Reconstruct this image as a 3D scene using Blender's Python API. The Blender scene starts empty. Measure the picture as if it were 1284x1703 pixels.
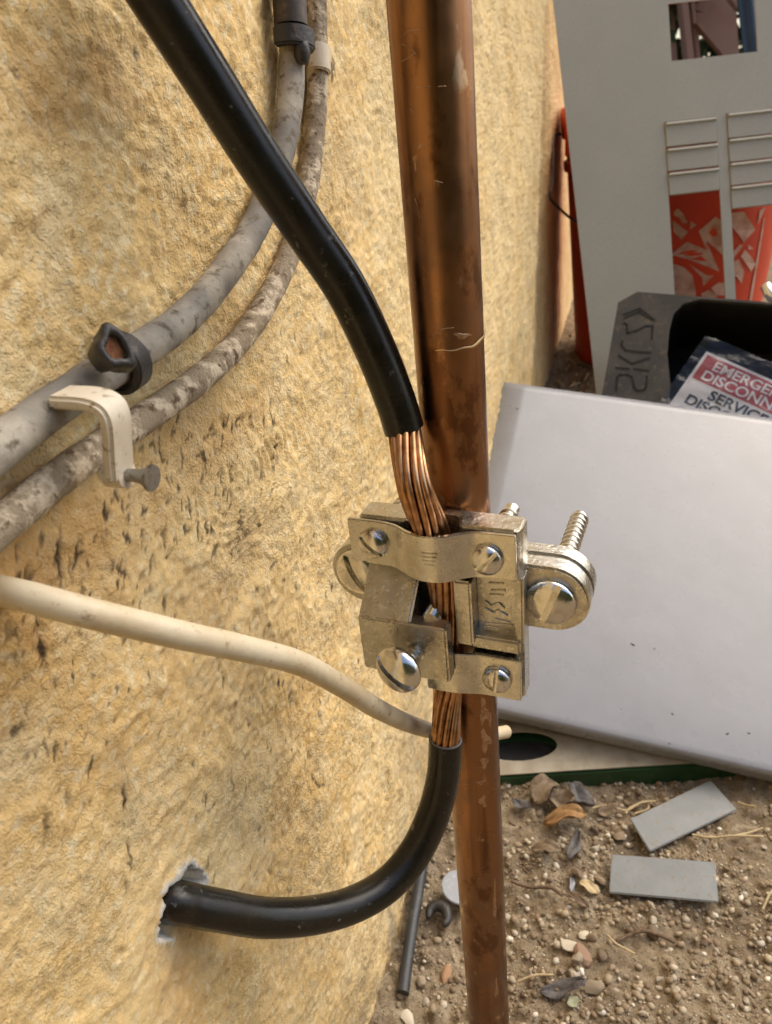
import bpy, bmesh, math, random
import numpy as np
from mathutils import Vector, Matrix, geometry
random.seed(7); rng = np.random.default_rng(7)
sc = bpy.context.scene
col = sc.collection
PI = math.pi
R = math.radians

# ------------------------------------------------------------------ camera
FPX, PW, PH = 1239.0, 1284.0, 1703.0          # focal length and photograph size in its own pixels
PITCH, ROLL, CAMH = R(27.9), R(6.35), 0.42
CF = np.array([0, math.cos(PITCH), -math.sin(PITCH)])
CU = np.array([0, math.sin(PITCH), math.cos(PITCH)])
CR = np.array([1.0, 0, 0])
CO = np.array([0, 0, CAMH])
cam_d = bpy.data.cameras.new('camera'); cam = bpy.data.objects.new('camera', cam_d); col.objects.link(cam)
_rt = CR*math.cos(ROLL) - CU*math.sin(ROLL); _up = CR*math.sin(ROLL) + CU*math.cos(ROLL)
cam.matrix_world = Matrix(((_rt[0], _up[0], -CF[0], CO[0]), (_rt[1], _up[1], -CF[1], CO[1]), (_rt[2], _up[2], -CF[2], CO[2]), (0, 0, 0, 1)))
cam_d.sensor_fit = 'VERTICAL'; cam_d.sensor_height = 24.0; cam_d.lens = 24.0*FPX/PH
cam_d.clip_start = 0.01; cam_d.clip_end = 500
cam_d.dof.use_dof = True; cam_d.dof.focus_distance = 0.225; cam_d.dof.aperture_fstop = 19.0
sc.camera = cam

# ------------------------------------------------------------------ sky, sun, exposure
SUN_EL, SUN_AZ = R(50), R(64)                 # azimuth from +Y towards +X
w = bpy.data.worlds.new('World'); sc.world = w; w.use_nodes = True
nt = w.node_tree; bg = nt.nodes['Background']
sky = nt.nodes.new('ShaderNodeTexSky'); sky.sky_type = 'NISHITA'; sky.sun_disc = False
sky.sun_elevation = SUN_EL; sky.sun_rotation = SUN_AZ; sky.dust_density = 3.0; sky.air_density = 1.0; sky.ozone_density = 1.0
nt.links.new(sky.outputs[0], bg.inputs[0]); bg.inputs[1].default_value = 0.15
sl = bpy.data.lights.new('sun', 'SUN'); sl.energy = 1.3; sl.angle = R(60); sl.color = (1.0, 0.90, 0.74)
so = bpy.data.objects.new('sun', sl); col.objects.link(so)
sdir = Vector((math.sin(SUN_AZ)*math.cos(SUN_EL), math.cos(SUN_AZ)*math.cos(SUN_EL), math.sin(SUN_EL)))
so.rotation_euler = (-sdir).to_track_quat('-Z', 'Y').to_euler(); so.location = sdir*8
sc.view_settings.view_transform = 'Standard'; sc.view_settings.look = 'None'; sc.view_settings.gamma = 1.0
sc.view_settings.exposure = 0.76; sc.view_settings.use_curve_mapping = False
sc.cycles.max_bounces = 8

# ------------------------------------------------------------------ pixel helpers (photograph pixels -> directions)
def ray(x, y):
    dx, dy = x-PW/2, y-PH/2
    a = dx*math.cos(ROLL)-dy*math.sin(ROLL); b = -dx*math.sin(ROLL)-dy*math.cos(ROLL)
    return CF + (a/FPX)*CR + (b/FPX)*CU
def at(x, y, depth): return CO + ray(x, y)*depth
def on_plane(x, y, P, n):
    d = ray(x, y); return CO + d*(np.dot(np.asarray(P)-CO, n)/np.dot(d, n))
def ground_z(x, y):
    t = np.clip((y-.40)/.65, 0, 1); return .060*t*t*(3-2*t)
def on_ground(x, y, lift=0.0):
    z = 0.0
    for _ in range(40):
        d = ray(x, y); P = CO + d*((z-CAMH)/d[2]); z = .5*z+.5*(float(ground_z(P[0], P[1]))+lift)
    return P
_a = on_ground(616, 1703); _b = on_ground(918, 605)
WA = np.array([_a[0], _a[1], 0.0]); WD = np.array([_b[0]-_a[0], _b[1]-_a[1], 0.0]); WD /= np.linalg.norm(WD)
WN = np.array([WD[1], -WD[0], 0.0])           # out of the wall, towards the rod
def wall_pt(u, z, h): return WA + WD*u + WN*h + np.array([0, 0, z])
def wall_px(x, y, h=0.0):
    P = on_plane(x, y, WA+WN*h, WN); return float((P-WA)@WD), float(P[2])
def wall3(x, y, h): return on_plane(x, y, WA+WN*h, WN)

# ------------------------------------------------------------------ numpy noise
def perlin(x, y, seed=0):
    xi = np.floor(x).astype(np.int64); yi = np.floor(y).astype(np.int64); xf = x-xi; yf = y-yi
    def g(ix, iy):
        h = (ix*374761393 + iy*668265263 + seed*974711) & 0x7fffffff
        h = ((h ^ (h >> 13))*1274126177) & 0x7fffffff
        h = (h ^ (h >> 16)) & 0xffff
        a = h*(2*PI/65536.0); return np.cos(a), np.sin(a)
    u = xf*xf*xf*(xf*(xf*6-15)+10); v = yf*yf*yf*(yf*(yf*6-15)+10)
    def d(ox, oy):
        gx, gy = g(xi+ox, yi+oy); return gx*(xf-ox)+gy*(yf-oy)
    a = d(0, 0)*(1-u)+d(1, 0)*u; b = d(0, 1)*(1-u)+d(1, 1)*u
    return (a*(1-v)+b*v)*1.5
def fbm(x, y, seed=0, oct=3, gain=.5):
    s = 0; a = 1
    for i in range(oct): s = s + a*perlin(x*2**i, y*2**i, seed+i*17); a *= gain
    return s

# ------------------------------------------------------------------ materials
def mat(name, color, rough=.6, metal=0.0, noise=None, bump=None, spec=.5, coat=0.0, rough_var=None):
    """noise: list of (scale, color, low, high, detail[, stretch]); bump: list of (scale, strength, distance)"""
    m = bpy.data.materials.new(name); m.use_nodes = True; t = m.node_tree; N = t.nodes; L = t.links
    b = N['Principled BSDF']; b.inputs['Roughness'].default_value = rough; b.inputs['Metallic'].default_value = metal
    b.inputs['Specular IOR Level'].default_value = spec; b.inputs['Coat Weight'].default_value = coat
    b.inputs['Base Color'].default_value = (*color, 1)
    tc = N.new('ShaderNodeTexCoord')
    def coord(stretch):
        if not stretch: return tc.outputs['Object']
        mp = N.new('ShaderNodeMapping'); mp.inputs['Scale'].default_value = stretch; L.new(tc.outputs['Object'], mp.inputs[0]); return mp.outputs[0]
    def nz(scale, detail, stretch=None):
        n = N.new('ShaderNodeTexNoise'); n.inputs['Scale'].default_value = scale; n.inputs['Detail'].default_value = detail
        n.inputs['Roughness'].default_value = .6; L.new(coord(stretch), n.inputs['Vector']); return n.outputs['Fac']
    def rng_(sock, lo, hi, a=0.0, b_=1.0):
        r = N.new('ShaderNodeMapRange'); r.inputs[1].default_value = lo; r.inputs[2].default_value = hi; r.inputs[3].default_value = a; r.inputs[4].default_value = b_
        L.new(sock, r.inputs[0]); return r.outputs[0]
    cur = None
    for e in noise or []:
        sc_, c, lo, hi, det = e[:5]
        mx = N.new('ShaderNodeMix'); mx.data_type = 'RGBA'
        L.new(rng_(nz(sc_, det, e[5] if len(e) > 5 else None), lo, hi), mx.inputs['Factor'])
        if cur is None: mx.inputs['A'].default_value = (*color, 1)
        else: L.new(cur, mx.inputs['A'])
        mx.inputs['B'].default_value = (*c, 1); cur = mx.outputs['Result']
    if cur is not None: L.new(cur, b.inputs['Base Color'])
    prev = None
    for (s, st, dist) in bump or []:
        bp = N.new('ShaderNodeBump'); bp.inputs['Strength'].default_value = st; bp.inputs['Distance'].default_value = dist
        L.new(nz(s, 4), bp.inputs['Height'])
        if prev: L.new(prev, bp.inputs['Normal'])
        prev = bp.outputs[0]
    if prev: L.new(prev, b.inputs['Normal'])
    if rough_var:
        s, lo, hi = rough_var; L.new(rng_(nz(s, 3), .3, .7, lo, hi), b.inputs['Roughness'])
    m['_cur'] = 0
    return m
def add_attr_mix(m, attr, color, fac=1.0):
    t = m.node_tree; N = t.nodes; L = t.links; b = N['Principled BSDF']
    at_ = N.new('ShaderNodeAttribute'); at_.attribute_name = attr
    mx = N.new('ShaderNodeMix'); mx.data_type = 'RGBA'
    ml = N.new('ShaderNodeMath'); ml.operation = 'MULTIPLY'; ml.inputs[1].default_value = fac; ml.use_clamp = True
    L.new(at_.outputs['Fac'], ml.inputs[0]); L.new(ml.outputs[0], mx.inputs['Factor'])
    s = b.inputs['Base Color']
    if s.is_linked: L.new(s.links[0].from_socket, mx.inputs['A'])
    else: mx.inputs['A'].default_value = s.default_value
    mx.inputs['B'].default_value = (*color, 1); L.new(mx.outputs['Result'], s)
def attr_color(m, attr):
    t = m.node_tree; a = t.nodes.new('ShaderNodeAttribute'); a.attribute_name = attr; t.links.new(a.outputs['Color'], t.nodes['Principled BSDF'].inputs['Base Color'])

M = {}
M['stucco'] = mat('stucco', (.76, .560, .265), .85, noise=[(14, (.71, .485, .195), .42, .64, 4), (60, (.77, .605, .33), .48, .68, 3), (330, (.79, .65, .385), .50, .66, 3), (620, (.64, .44, .18), .57, .74, 3)], bump=[(520, .75, .0015), (1300, .75, .0008)], spec=.25)
def uneven_bump(m, scale, lo, hi):
    t = m.node_tree; N = t.nodes; L = t.links; tc = N.new('ShaderNodeTexCoord'); n = N.new('ShaderNodeTexNoise'); n.inputs['Scale'].default_value = scale; n.inputs['Detail'].default_value = 4
    r = N.new('ShaderNodeMapRange'); r.inputs[1].default_value = .38; r.inputs[2].default_value = .62; r.inputs[3].default_value = lo; r.inputs[4].default_value = hi
    L.new(tc.outputs['Object'], n.inputs['Vector']); L.new(n.outputs['Fac'], r.inputs[0])
    for b in [k for k in N if k.type == 'BUMP']: L.new(r.outputs[0], b.inputs['Strength'])
uneven_bump(M['stucco'], 16, .30, .85)
add_attr_mix(M['stucco'], 'dirt', (.42, .22, .065), .8)
add_attr_mix(M['stucco'], 'grime', (.20, .17, .13), .8)
add_attr_mix(M['stucco'], 'plaster', (.62, .60, .54), 1.0)
add_attr_mix(M['stucco'], 'fleck', (.050, .030, .016), .95)
M['soil'] = mat('soil', (.285, .222, .142), .95, noise=[(18, (.19, .145, .09), .45, .65, 5), (110, (.37, .30, .20), .50, .66, 4), (700, (.14, .10, .062), .54, .68, 3)], bump=[(500, .8, .002), (1800, .6, .0008)], spec=.2)
M['stone'] = mat('stone', (.4, .33, .24), .85, bump=[(900, .5, .0006)], spec=.3); attr_color(M['stone'], 'tint')
M['copper'] = mat('copper', (.33, .165, .078), .24, 1.0, noise=[(22, (.21, .097, .044), .38, .60, 5, (1, 1, .15)), (190, (.15, .068, .032), .52, .68, 4, (1, 1, .05)), (40, (.25, .135, .075), .50, .58, 6), (75, (.16, .072, .034), .56, .62, 5, (1, 1, .6)), (120, (.46, .31, .20), .62, .67, 5, (1, 1, .5))], bump=[(60, .08, .0010), (900, .08, .0003)], rough_var=(55, .20, .46))
M['strand'] = mat('copper_strand', (.56, .32, .165), .36, 1.0, noise=[(260, (.34, .17, .08), .45, .65, 3)])
M['brass_burr'] = mat('scraped_copper', (.86, .62, .34), .3, 1.0)
M['jacket'] = mat('black_jacket', (.011, .0095, .006), .36, spec=.38, noise=[(120, (.018, .014, .009), .45, .65, 4), (260, (.11, .10, .085), .64, .70, 5)], bump=[(160, .12, .0006), (900, .12, .0003)], rough_var=(90, .20, .36))
M['casting'] = mat('plated_casting', (.58, .555, .50), .36, 1.0, noise=[(90, (.47, .44, .37), .45, .62, 4), (600, (.74, .71, .65), .56, .68, 3)], bump=[(420, .32, .0008), (1300, .30, .0004)], rough_var=(160, .19, .40))
M['plated'] = mat('plated_strap', (.62, .60, .55), .24, 1.0, noise=[(140, (.52, .49, .43), .45, .7, 3)], bump=[(300, .10, .0004)], rough_var=(200, .18, .36))
M['zinc'] = mat('zinc_screw', (.72, .70, .66), .15, 1.0, noise=[(300, (.56, .53, .47), .5, .7, 3)], bump=[(500, .06, .0003)], rough_var=(260, .12, .3))
M['thread'] = mat('screw_thread', (.66, .64, .60), .28, 1.0, noise=[(500, (.50, .46, .40), .5, .7, 3)])
M['conduit'] = mat('grey_cable', (.25, .225, .185), .75, noise=[(70, (.40, .36, .285), .45, .60, 5), (26, (.18, .165, .14), .5, .62, 3), (300, (.11, .085, .055), .54, .68, 4)], bump=[(420, .4, .0006), (1600, .3, .0003)], spec=.3)
M['conduit2'] = mat('weathered_cable', (.27, .215, .145), .85, noise=[(160, (.56, .47, .34), .50, .60, 5), (330, (.12, .08, .045), .54, .66, 4)], bump=[(300, .7, .0010), (1200, .5, .0005)], spec=.25)
M['white_plastic'] = mat('white_plastic', (.66, .59, .46), .5, noise=[(60, (.58, .48, .33), .45, .62, 3), (520, (.30, .22, .13), .58, .68, 5)], bump=[(600, .15, .0004)])
M['cream'] = mat('cream_sheath', (.64, .55, .38), .5, noise=[(60, (.54, .43, .26), .42, .62, 4), (330, (.36, .26, .14), .60, .70, 5)], bump=[(110, .25, .0012), (900, .12, .0003)])
M['black_plastic'] = mat('black_plastic', (.028, .025, .022), .5, noise=[(240, (.13, .11, .085), .58, .75, 5)], bump=[(500, .4, .0008)])
M['painted_shade_tube'] = mat('painted_shade_tube', (.05, .038, .028), .6, noise=[(200, (.11, .08, .055), .5, .7, 4)], bump=[(500, .3, .0005)])
M['rust'] = mat('rust', (.26, .10, .035), .9, noise=[(600, (.10, .035, .015), .45, .7, 4)], bump=[(900, .6, .0006)])
M['nail'] = mat('nail_steel', (.36, .35, .33), .4, 1.0, noise=[(700, (.2, .18, .15), .5, .7, 3)], bump=[(900, .2, .0003)])
M['cover'] = mat('grey_painted_steel', (.36, .343, .275), .36, noise=[(9, (.39, .37, .30), .4, .65, 2), (500, (.335, .318, .255), .5, .7, 2)], bump=[(1100, .10, .0003), (5, .10, .01)], rough_var=(30, .38, .48))
M['enamel'] = mat('pale_enamel_steel', (.262, .266, .284), .27, noise=[(30, (.25, .253, .266), .45, .65, 4), (900, (.22, .20, .17), .70, .76, 2)], bump=[(6, .10, .01), (900, .06, .0002)], rough_var=(40, .24, .34), coat=.35)
M['enamel'].node_tree.nodes['Principled BSDF'].inputs['Coat Roughness'].default_value = .16
M['blank'] = mat('grey_blank_steel', (.16, .172, .17), .45, noise=[(60, (.19, .202, .20), .42, .65, 4), (260, (.17, .14, .095), .56, .68, 5)], bump=[(700, .12, .0003)])
M['zinc_disc'] = mat('zinc_disc', (.20, .21, .225), .45, .3, noise=[(400, (.3, .3, .3), .55, .75, 3)])
M['red'] = mat('red_bucket', (.68, .060, .016), .40, noise=[(16, (.60, .048, .013), .4, .65, 3), (260, (.32, .05, .03), .66, .8, 3)], bump=[(300, .06, .0004)])
M['print'] = mat('pink_white_print', (.70, .46, .37), .5, noise=[(60, (.50, .26, .18), .42, .66, 4), (420, (.30, .05, .03), .70, .78, 3)])
M['wire'] = mat('wire', (.05, .045, .04), .45, .7)
M['tote'] = mat('dusty_grey_plastic', (.072, .070, .068), .8, spec=.2, noise=[(30, (.098, .092, .084), .42, .60, 5), (200, (.15, .125, .09), .56, .68, 5)], bump=[(300, .3, .0008), (1300, .2, .0004)])
M['groove_shade'] = mat('groove_shade_black', (.015, .013, .012), .8)
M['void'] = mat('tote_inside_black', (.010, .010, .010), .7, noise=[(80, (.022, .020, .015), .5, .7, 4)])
M['label_white'] = mat('label_white', (.86, .86, .86), .35)
M['label_red'] = mat('label_red', (.46, .055, .045), .35)
M['label_ink'] = mat('label_ink', (.03, .035, .04), .4)
M['chrome'] = mat('chrome', (.7, .7, .7), .12, 1.0)
M['green'] = mat('green_band', (.018, .060, .018), .45, noise=[(120, (.03, .085, .03), .5, .7, 4), (700, (.4, .4, .36), .76, .8, 2)])
M['card'] = mat('cream_board', (.40, .36, .27), .7, noise=[(60, (.32, .27, .19), .42, .62, 4)], bump=[(300, .2, .0006)])
M['leaf_dry'] = mat('dry_leaf', (.23, .17, .105), .85, noise=[(260, (.12, .085, .05), .45, .7, 4)], bump=[(500, .4, .0006)])
M['leaf_orange'] = mat('orange_leaf', (.34, .19, .07), .8, noise=[(260, (.18, .10, .04), .45, .7, 4)], bump=[(500, .4, .0006)])
M['leaf_grey'] = mat('grey_leaf', (.13, .12, .115), .8, noise=[(300, (.07, .06, .055), .45, .7, 4)], bump=[(400, .5, .0008)])
M['leaf_green'] = mat('pale_green_leaf', (.34, .36, .24), .8, noise=[(300, (.26, .28, .17), .45, .7, 4)])
M['straw'] = mat('straw', (.55, .44, .25), .8, noise=[(300, (.40, .29, .14), .45, .7, 3)])
M['twig'] = mat('twig', (.13, .085, .05), .9, noise=[(400, (.22, .16, .10), .5, .7, 3)])
M['black_tube'] = mat('black_tube', (.03, .032, .034), .5, noise=[(200, (.09, .085, .075), .55, .75, 4)])
M['wood'] = mat('brown_painted_wood', (.32, .155, .095), .7, noise=[(6, (.37, .19, .12), .4, .65, 4, (1, 1, .2))], bump=[(40, .2, .002)])
M['bluepipe'] = mat('blue_grey_metal', (.028, .040, .055), .35, .2, noise=[(10, (.02, .03, .04), .4, .65, 3)])
M['foliage'] = mat('foliage', (.06, .085, .025), .7, noise=[(3, (.10, .12, .035), .4, .65, 3), (9, (.035, .05, .015), .5, .7, 3)])
M['bark'] = mat('bark', (.13, .095, .065), .9, bump=[(30, .6, .02)])
def clear_film():
    m = bpy.data.materials.new('clear_film'); m.use_nodes = True; t = m.node_tree; N = t.nodes; L = t.links
    N.remove(N['Principled BSDF']); tr = N.new('ShaderNodeBsdfTransparent'); gl = N.new('ShaderNodeBsdfGlossy'); gl.inputs['Roughness'].default_value = .16
    fr = N.new('ShaderNodeFresnel'); fr.inputs[0].default_value = 1.28
    n = N.new('ShaderNodeTexNoise'); n.inputs['Scale'].default_value = 45; n.inputs['Detail'].default_value = 3
    bp = N.new('ShaderNodeBump'); bp.inputs['Strength'].default_value = .7; bp.inputs['Distance'].default_value = .006
    tc = N.new('ShaderNodeTexCoord'); L.new(tc.outputs['Object'], n.inputs['Vector']); L.new(n.outputs[0], bp.inputs['Height']); L.new(bp.outputs[0], gl.inputs['Normal'])
    ad = N.new('ShaderNodeMath'); ad.operation = 'ADD'; ad.inputs[1].default_value = .02; ad.use_clamp = True; L.new(fr.outputs[0], ad.inputs[0])
    mx = N.new('ShaderNodeMixShader'); L.new(ad.outputs[0], mx.inputs[0]); L.new(tr.outputs[0], mx.inputs[1]); L.new(gl.outputs[0], mx.inputs[2])
    L.new(mx.outputs[0], N['Material Output'].inputs[0]); return m
M['film'] = clear_film()

# ------------------------------------------------------------------ object helpers
def tag(o, label, cat, group=None, kind=None):
    if label: o['label'] = label
    if cat: o['category'] = cat
    if group: o['group'] = group
    if kind: o['kind'] = kind
    return o
def empty(name, loc=(0, 0, 0), rz=0.0):
    o = bpy.data.objects.new(name, None); col.objects.link(o); o.location = loc; o.rotation_euler = (0, 0, rz); o.empty_display_size = .01; return o
def link(name, me, m, parent=None):
    if m is not None: me.materials.append(m)
    o = bpy.data.objects.new(name, me); col.objects.link(o); o.parent = parent; return o
def from_bm(name, bm, m, parent=None, smooth=True, angle=35):
    bmesh.ops.recalc_face_normals(bm, faces=bm.faces[:])
    me = bpy.data.meshes.new(name); bm.to_mesh(me); bm.free()
    if smooth:
        me.polygons.foreach_set('use_smooth', [True]*len(me.polygons))
        try: me.set_sharp_from_angle(angle=R(angle))
        except Exception: pass
    return link(name, me, m, parent)
def from_data(name, v, f, m, parent=None, smooth=True, angle=None):
    me = bpy.data.meshes.new(name); me.from_pydata([tuple(map(float, p)) for p in v], [], f); me.update()
    if smooth:
        me.polygons.foreach_set('use_smooth', [True]*len(me.polygons))
        if angle:
            try: me.set_sharp_from_angle(angle=R(angle))
            except Exception: pass
    return link(name, me, m, parent)
def origin_to(o, p):
    """move a top-level mesh's origin to p without moving the mesh"""
    p = Vector(p); o.data.transform(Matrix.Translation(-p)); o.location = p
def spline(pts, n=12):
    P = [np.asarray(p, float) for p in pts]; P = [2*P[0]-P[1]]+P+[2*P[-1]-P[-2]]; out = []
    for i in range(1, len(P)-2):
        p0, p1, p2, p3 = P[i-1:i+3]
        for k in range(n):
            t = k/n; out.append(.5*((2*p1)+(-p0+p2)*t+(2*p0-5*p1+4*p2-p3)*t*t+(-p0+3*p1-3*p2+p3)*t**3))
    out.append(P[-2]); return out
def frames(path):
    T = [];
    for i in range(len(path)):
        a = path[max(0, i-1)]; b = path[min(len(path)-1, i+1)]; t = b-a; T.append(t/np.linalg.norm(t))
    x = np.cross(T[0], [0, 0, 1.0]); 
    if np.linalg.norm(x) < 1e-3: x = np.cross(T[0], [1.0, 0, 0])
    x /= np.linalg.norm(x); X = []
    for t in T:
        x = x-t*np.dot(x, t); x /= np.linalg.norm(x); X.append(x.copy())
    return T, X, [np.cross(t, x) for t, x in zip(T, X)]
def tube_data(path, r, seg=20, cap=True, jitter=None):
    T, X, Y = frames(path); v = []; f = []
    rr = r if hasattr(r, '__len__') else [r]*len(path)
    for i, p in enumerate(path):
        for k in range(seg):
            a = 2*PI*k/seg; q = rr[i]*(1+(jitter(i, k) if jitter else 0)); v.append(p+(X[i]*math.cos(a)+Y[i]*math.sin(a))*q)
    for i in range(len(path)-1):
        for k in range(seg):
            k2 = (k+1) % seg; f.append((i*seg+k, i*seg+k2, (i+1)*seg+k2, (i+1)*seg+k))
    if cap: f.append(tuple(range(seg-1, -1, -1))); f.append(tuple((len(path)-1)*seg+k for k in range(seg)))
    return v, f
def tube(name, path, r, m, parent=None, seg=20, cap=True, jitter=None):
    v, f = tube_data(path, r, seg, cap, jitter); return from_data(name, v, f, m, parent, True, 50)
def add_prism(bm, poly, axis, a, b):
    """poly in the two other axes (cyclic order kept), extruded along axis from a to b"""
    def mk(p, q):
        return {'x': (q, p[0], p[1]), 'y': (p[0], q, p[1]), 'z': (p[0], p[1], q)}[axis]
    v0 = [bm.verts.new(mk(p, a)) for p in poly]; v1 = [bm.verts.new(mk(p, b)) for p in poly]; n = len(poly)
    bm.faces.new(v0); bm.faces.new(list(reversed(v1)))
    for i in range(n): bm.faces.new((v0[i], v1[i], v1[(i+1) % n], v0[(i+1) % n]))
def bevel_all(bm, off, seg=2, angle=25):
    bmesh.ops.recalc_face_normals(bm, faces=bm.faces[:])
    es = [e for e in bm.edges if len(e.link_faces) == 2 and e.calc_face_angle(0) > R(angle)]
    bmesh.ops.bevel(bm, geom=es, offset=off, segments=seg, affect='EDGES', clamp_overlap=True)
def solid(name, prisms, m, parent, off=.0006, scale=.001):
    """prisms: list of (poly, axis, a, b) in millimetres, each bevelled on its own and joined"""
    out = bmesh.new()
    for (poly, ax, a, b) in prisms:
        bm = bmesh.new(); add_prism(bm, [(p[0]*scale, p[1]*scale) for p in poly], ax, a*scale, b*scale)
        if off: bevel_all(bm, off)
        me = bpy.data.meshes.new('tmp'); bm.to_mesh(me); bm.free(); out.from_mesh(me); bpy.data.meshes.remove(me)
    return from_bm(name, out, m, parent)
def rect(x0, x1, y0, y1): return [(x0, y0), (x1, y0), (x1, y1), (x0, y1)]
def grid_mesh(name, us, vs, fn, m, attrs=None):
    nu, nv = len(us), len(vs); UU, VV = np.meshgrid(us, vs); P = fn(UU, VV).reshape(-1, 3)
    i = (np.arange(nv-1)[:, None]*nu+np.arange(nu-1)[None, :]).ravel()
    F = np.stack([i, i+1, i+nu+1, i+nu], 1).astype(np.int32)
    me = bpy.data.meshes.new(name); me.vertices.add(len(P)); me.vertices.foreach_set('co', P.astype(np.float32).ravel())
    me.loops.add(F.size); me.loops.foreach_set('vertex_index', F.ravel()); me.polygons.add(len(F)); me.polygons.foreach_set('loop_start', np.arange(0, F.size, 4, dtype=np.int32))
    me.update(calc_edges=True); me.polygons.foreach_set('use_smooth', np.ones(len(F), dtype=bool))
    for k, a in (attrs or {}).items():
        t = me.attributes.new(k, 'FLOAT', 'POINT'); t.data.foreach_set('value', a.astype(np.float32).ravel())
    return link(name, me, m)
def spaced(segs):
    """segs: list of (start, end, step0, step1) with linearly changing step"""
    out = [segs[0][0]]
    for (a, b, s0, s1) in segs:
        x = a
        while True:
            t = (x-a)/(b-a); x += s0+(s1-s0)*t
            if x >= b: break
            out.append(x)
        out.append(b)
    return np.array(out)

# ------------------------------------------------------------------ ground
gx = spaced([(-80, -.35, 16, .03), (-.35, -.06, .02, .0016), (-.06, .30, .0014, .0014), (.30, .62, .0022, .005), (.62, 80, .01, 16)])
gy = spaced([(-60, -.2, 12, .04), (-.2, .16, .03, .002), (.16, .40, .0014, .0014), (.40, 1.35, .003, .006), (1.35, 90, .012, 16)])
def ground_h(X, Y):
    near = np.clip(1.6-np.hypot(X, Y)/2.5, 0, 1)
    h = fbm(X*9, Y*9, 3, 3)*.006 + fbm(X*45, Y*45, 11, 3)*.0030 + fbm(X*170, Y*170, 23, 2)*.0014
    clods = np.maximum(fbm(X*70+3, Y*70, 31, 2)-.25, 0)*.007
    return ground_z(X, Y) + (h+clods)*near
_g = lambda X, Y: np.stack([X, Y, ground_h(X, Y)], -1)
ground = grid_mesh('ground', gx, gy, _g, M['soil']); tag(ground, None, None, kind='structure')
def gz(x, y): return float(ground_h(np.array([x]), np.array([y]))[0])

# ------------------------------------------------------------------ stucco wall
wu = spaced([(-1.6, -.17, .12, .004), (-.17, .10, .0009, .0009), (.10, .35, .0010, .0028), (.35, 1.3, .003, .010), (1.3, 3.2, .012, .2)])
wz = spaced([(-.12, .0, .02, .0014), (.0, .50, .0010, .0010), (.50, 2.7, .0015, .3)])
UU, ZZ = np.meshgrid(wu, wz)
def poly_in(poly, U, Z):
    inside = np.zeros(U.shape, bool); n = len(poly)
    for i in range(n):
        (x0, y0), (x1, y1) = poly[i], poly[(i+1) % n]
        c = ((y0 > Z) != (y1 > Z)) & (U < (x1-x0)*(Z-y0)/((y1-y0) if abs(y1-y0) > 1e-12 else 1e-12)+x0); inside ^= c
    return inside
wx = perlin(UU*60, ZZ*60, 5)*.006; wy = perlin(UU*60+9, ZZ*60, 6)*.006
hgt = fbm(UU*30, ZZ*30, 40, 2)*.0012 + np.maximum(fbm((UU+wx)*75, (ZZ+wy)*75, 45, 2), -.1)*.0009 + fbm((UU+wx)*120, (ZZ+wy)*140, 41, 2)*.00034 + fbm((UU+wy)*330, (ZZ+wx)*400, 43, 2)*.00050
pit = fbm((UU+wx)*260, (ZZ+wy)*300, 47, 2); hgt -= np.maximum(pit-.42, 0)*.0014
rdg = 1-np.abs(fbm((UU+wx)*70, (ZZ+wy)*95, 51, 2)); hgt += np.clip(rdg-.88, 0, 1)*.0022
cu, cz = wall_px(395, 800); rr_ = np.hypot((UU-cu)*.8, (ZZ-cz)*1.35+.002)          # curved trowel marks
ringm = np.exp(-((rr_-.020)/.011)**2)*(ZZ < cz+.004)*np.clip((UU-cu+.03)/.03, 0, 1)
hgt += ringm*np.sin(rr_*2*PI/.0031+fbm(UU*60, ZZ*60, 61, 2)*1.5)*.00085
hgt += .006*np.exp(-np.maximum(ZZ+.01, 0)/.02)*0
dirt = np.clip(fbm(UU*16, ZZ*11, 71, 4)*.55+.02, 0, 1)*.40
grime = np.zeros_like(UU); fleck = np.zeros_like(UU); plaster = np.zeros_like(UU)
def blob(arr, px, py, ru, rz, amp, seed=0, nz=.5):
    u0, z0 = wall_px(px, py)
    d = np.sqrt(((UU-u0)/ru)**2+((ZZ-z0)/rz)**2)+fbm(UU*60, ZZ*60, 80+seed, 3)*nz
    np.maximum(arr, np.clip(1.25-d, 0, 1)*amp, out=arr)
blob(dirt, 60, 930, .022, .022, .85, 1); blob(dirt, 130, 900, .03, .018, .7, 2); blob(dirt, 330, 730, .05, .016, .45, 3); blob(dirt, 400, 560, .016, .012, .4, 4)
blob(dirt, 130, 130, .02, .010, .55, 5, .8); blob(dirt, 190, 160, .008, .006, .55, 6, .8); blob(dirt, 20, 1080, .02, .03, .35, 7)
blob(dirt, 300, 1620, .012, .03, .55, 8, .35); blob(dirt, 345, 1000, .04, .015, .3, 9)
grime += np.clip(1.0-(ZZ-.015)/(.055+.03*fbm(UU*25, ZZ*8, 90, 3)), 0, 1)*np.clip(.55+fbm(UU*60, ZZ*60, 91, 3)*.7, 0, 1)*.8
blob(grime, 690, 1230, .05, .05, .5, 10, .6); blob(grime, 205, 1290, .004, .012, .35, 12, .5)
blob(grime, 285, 1590, .004, .012, .5, 13, .3)
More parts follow.
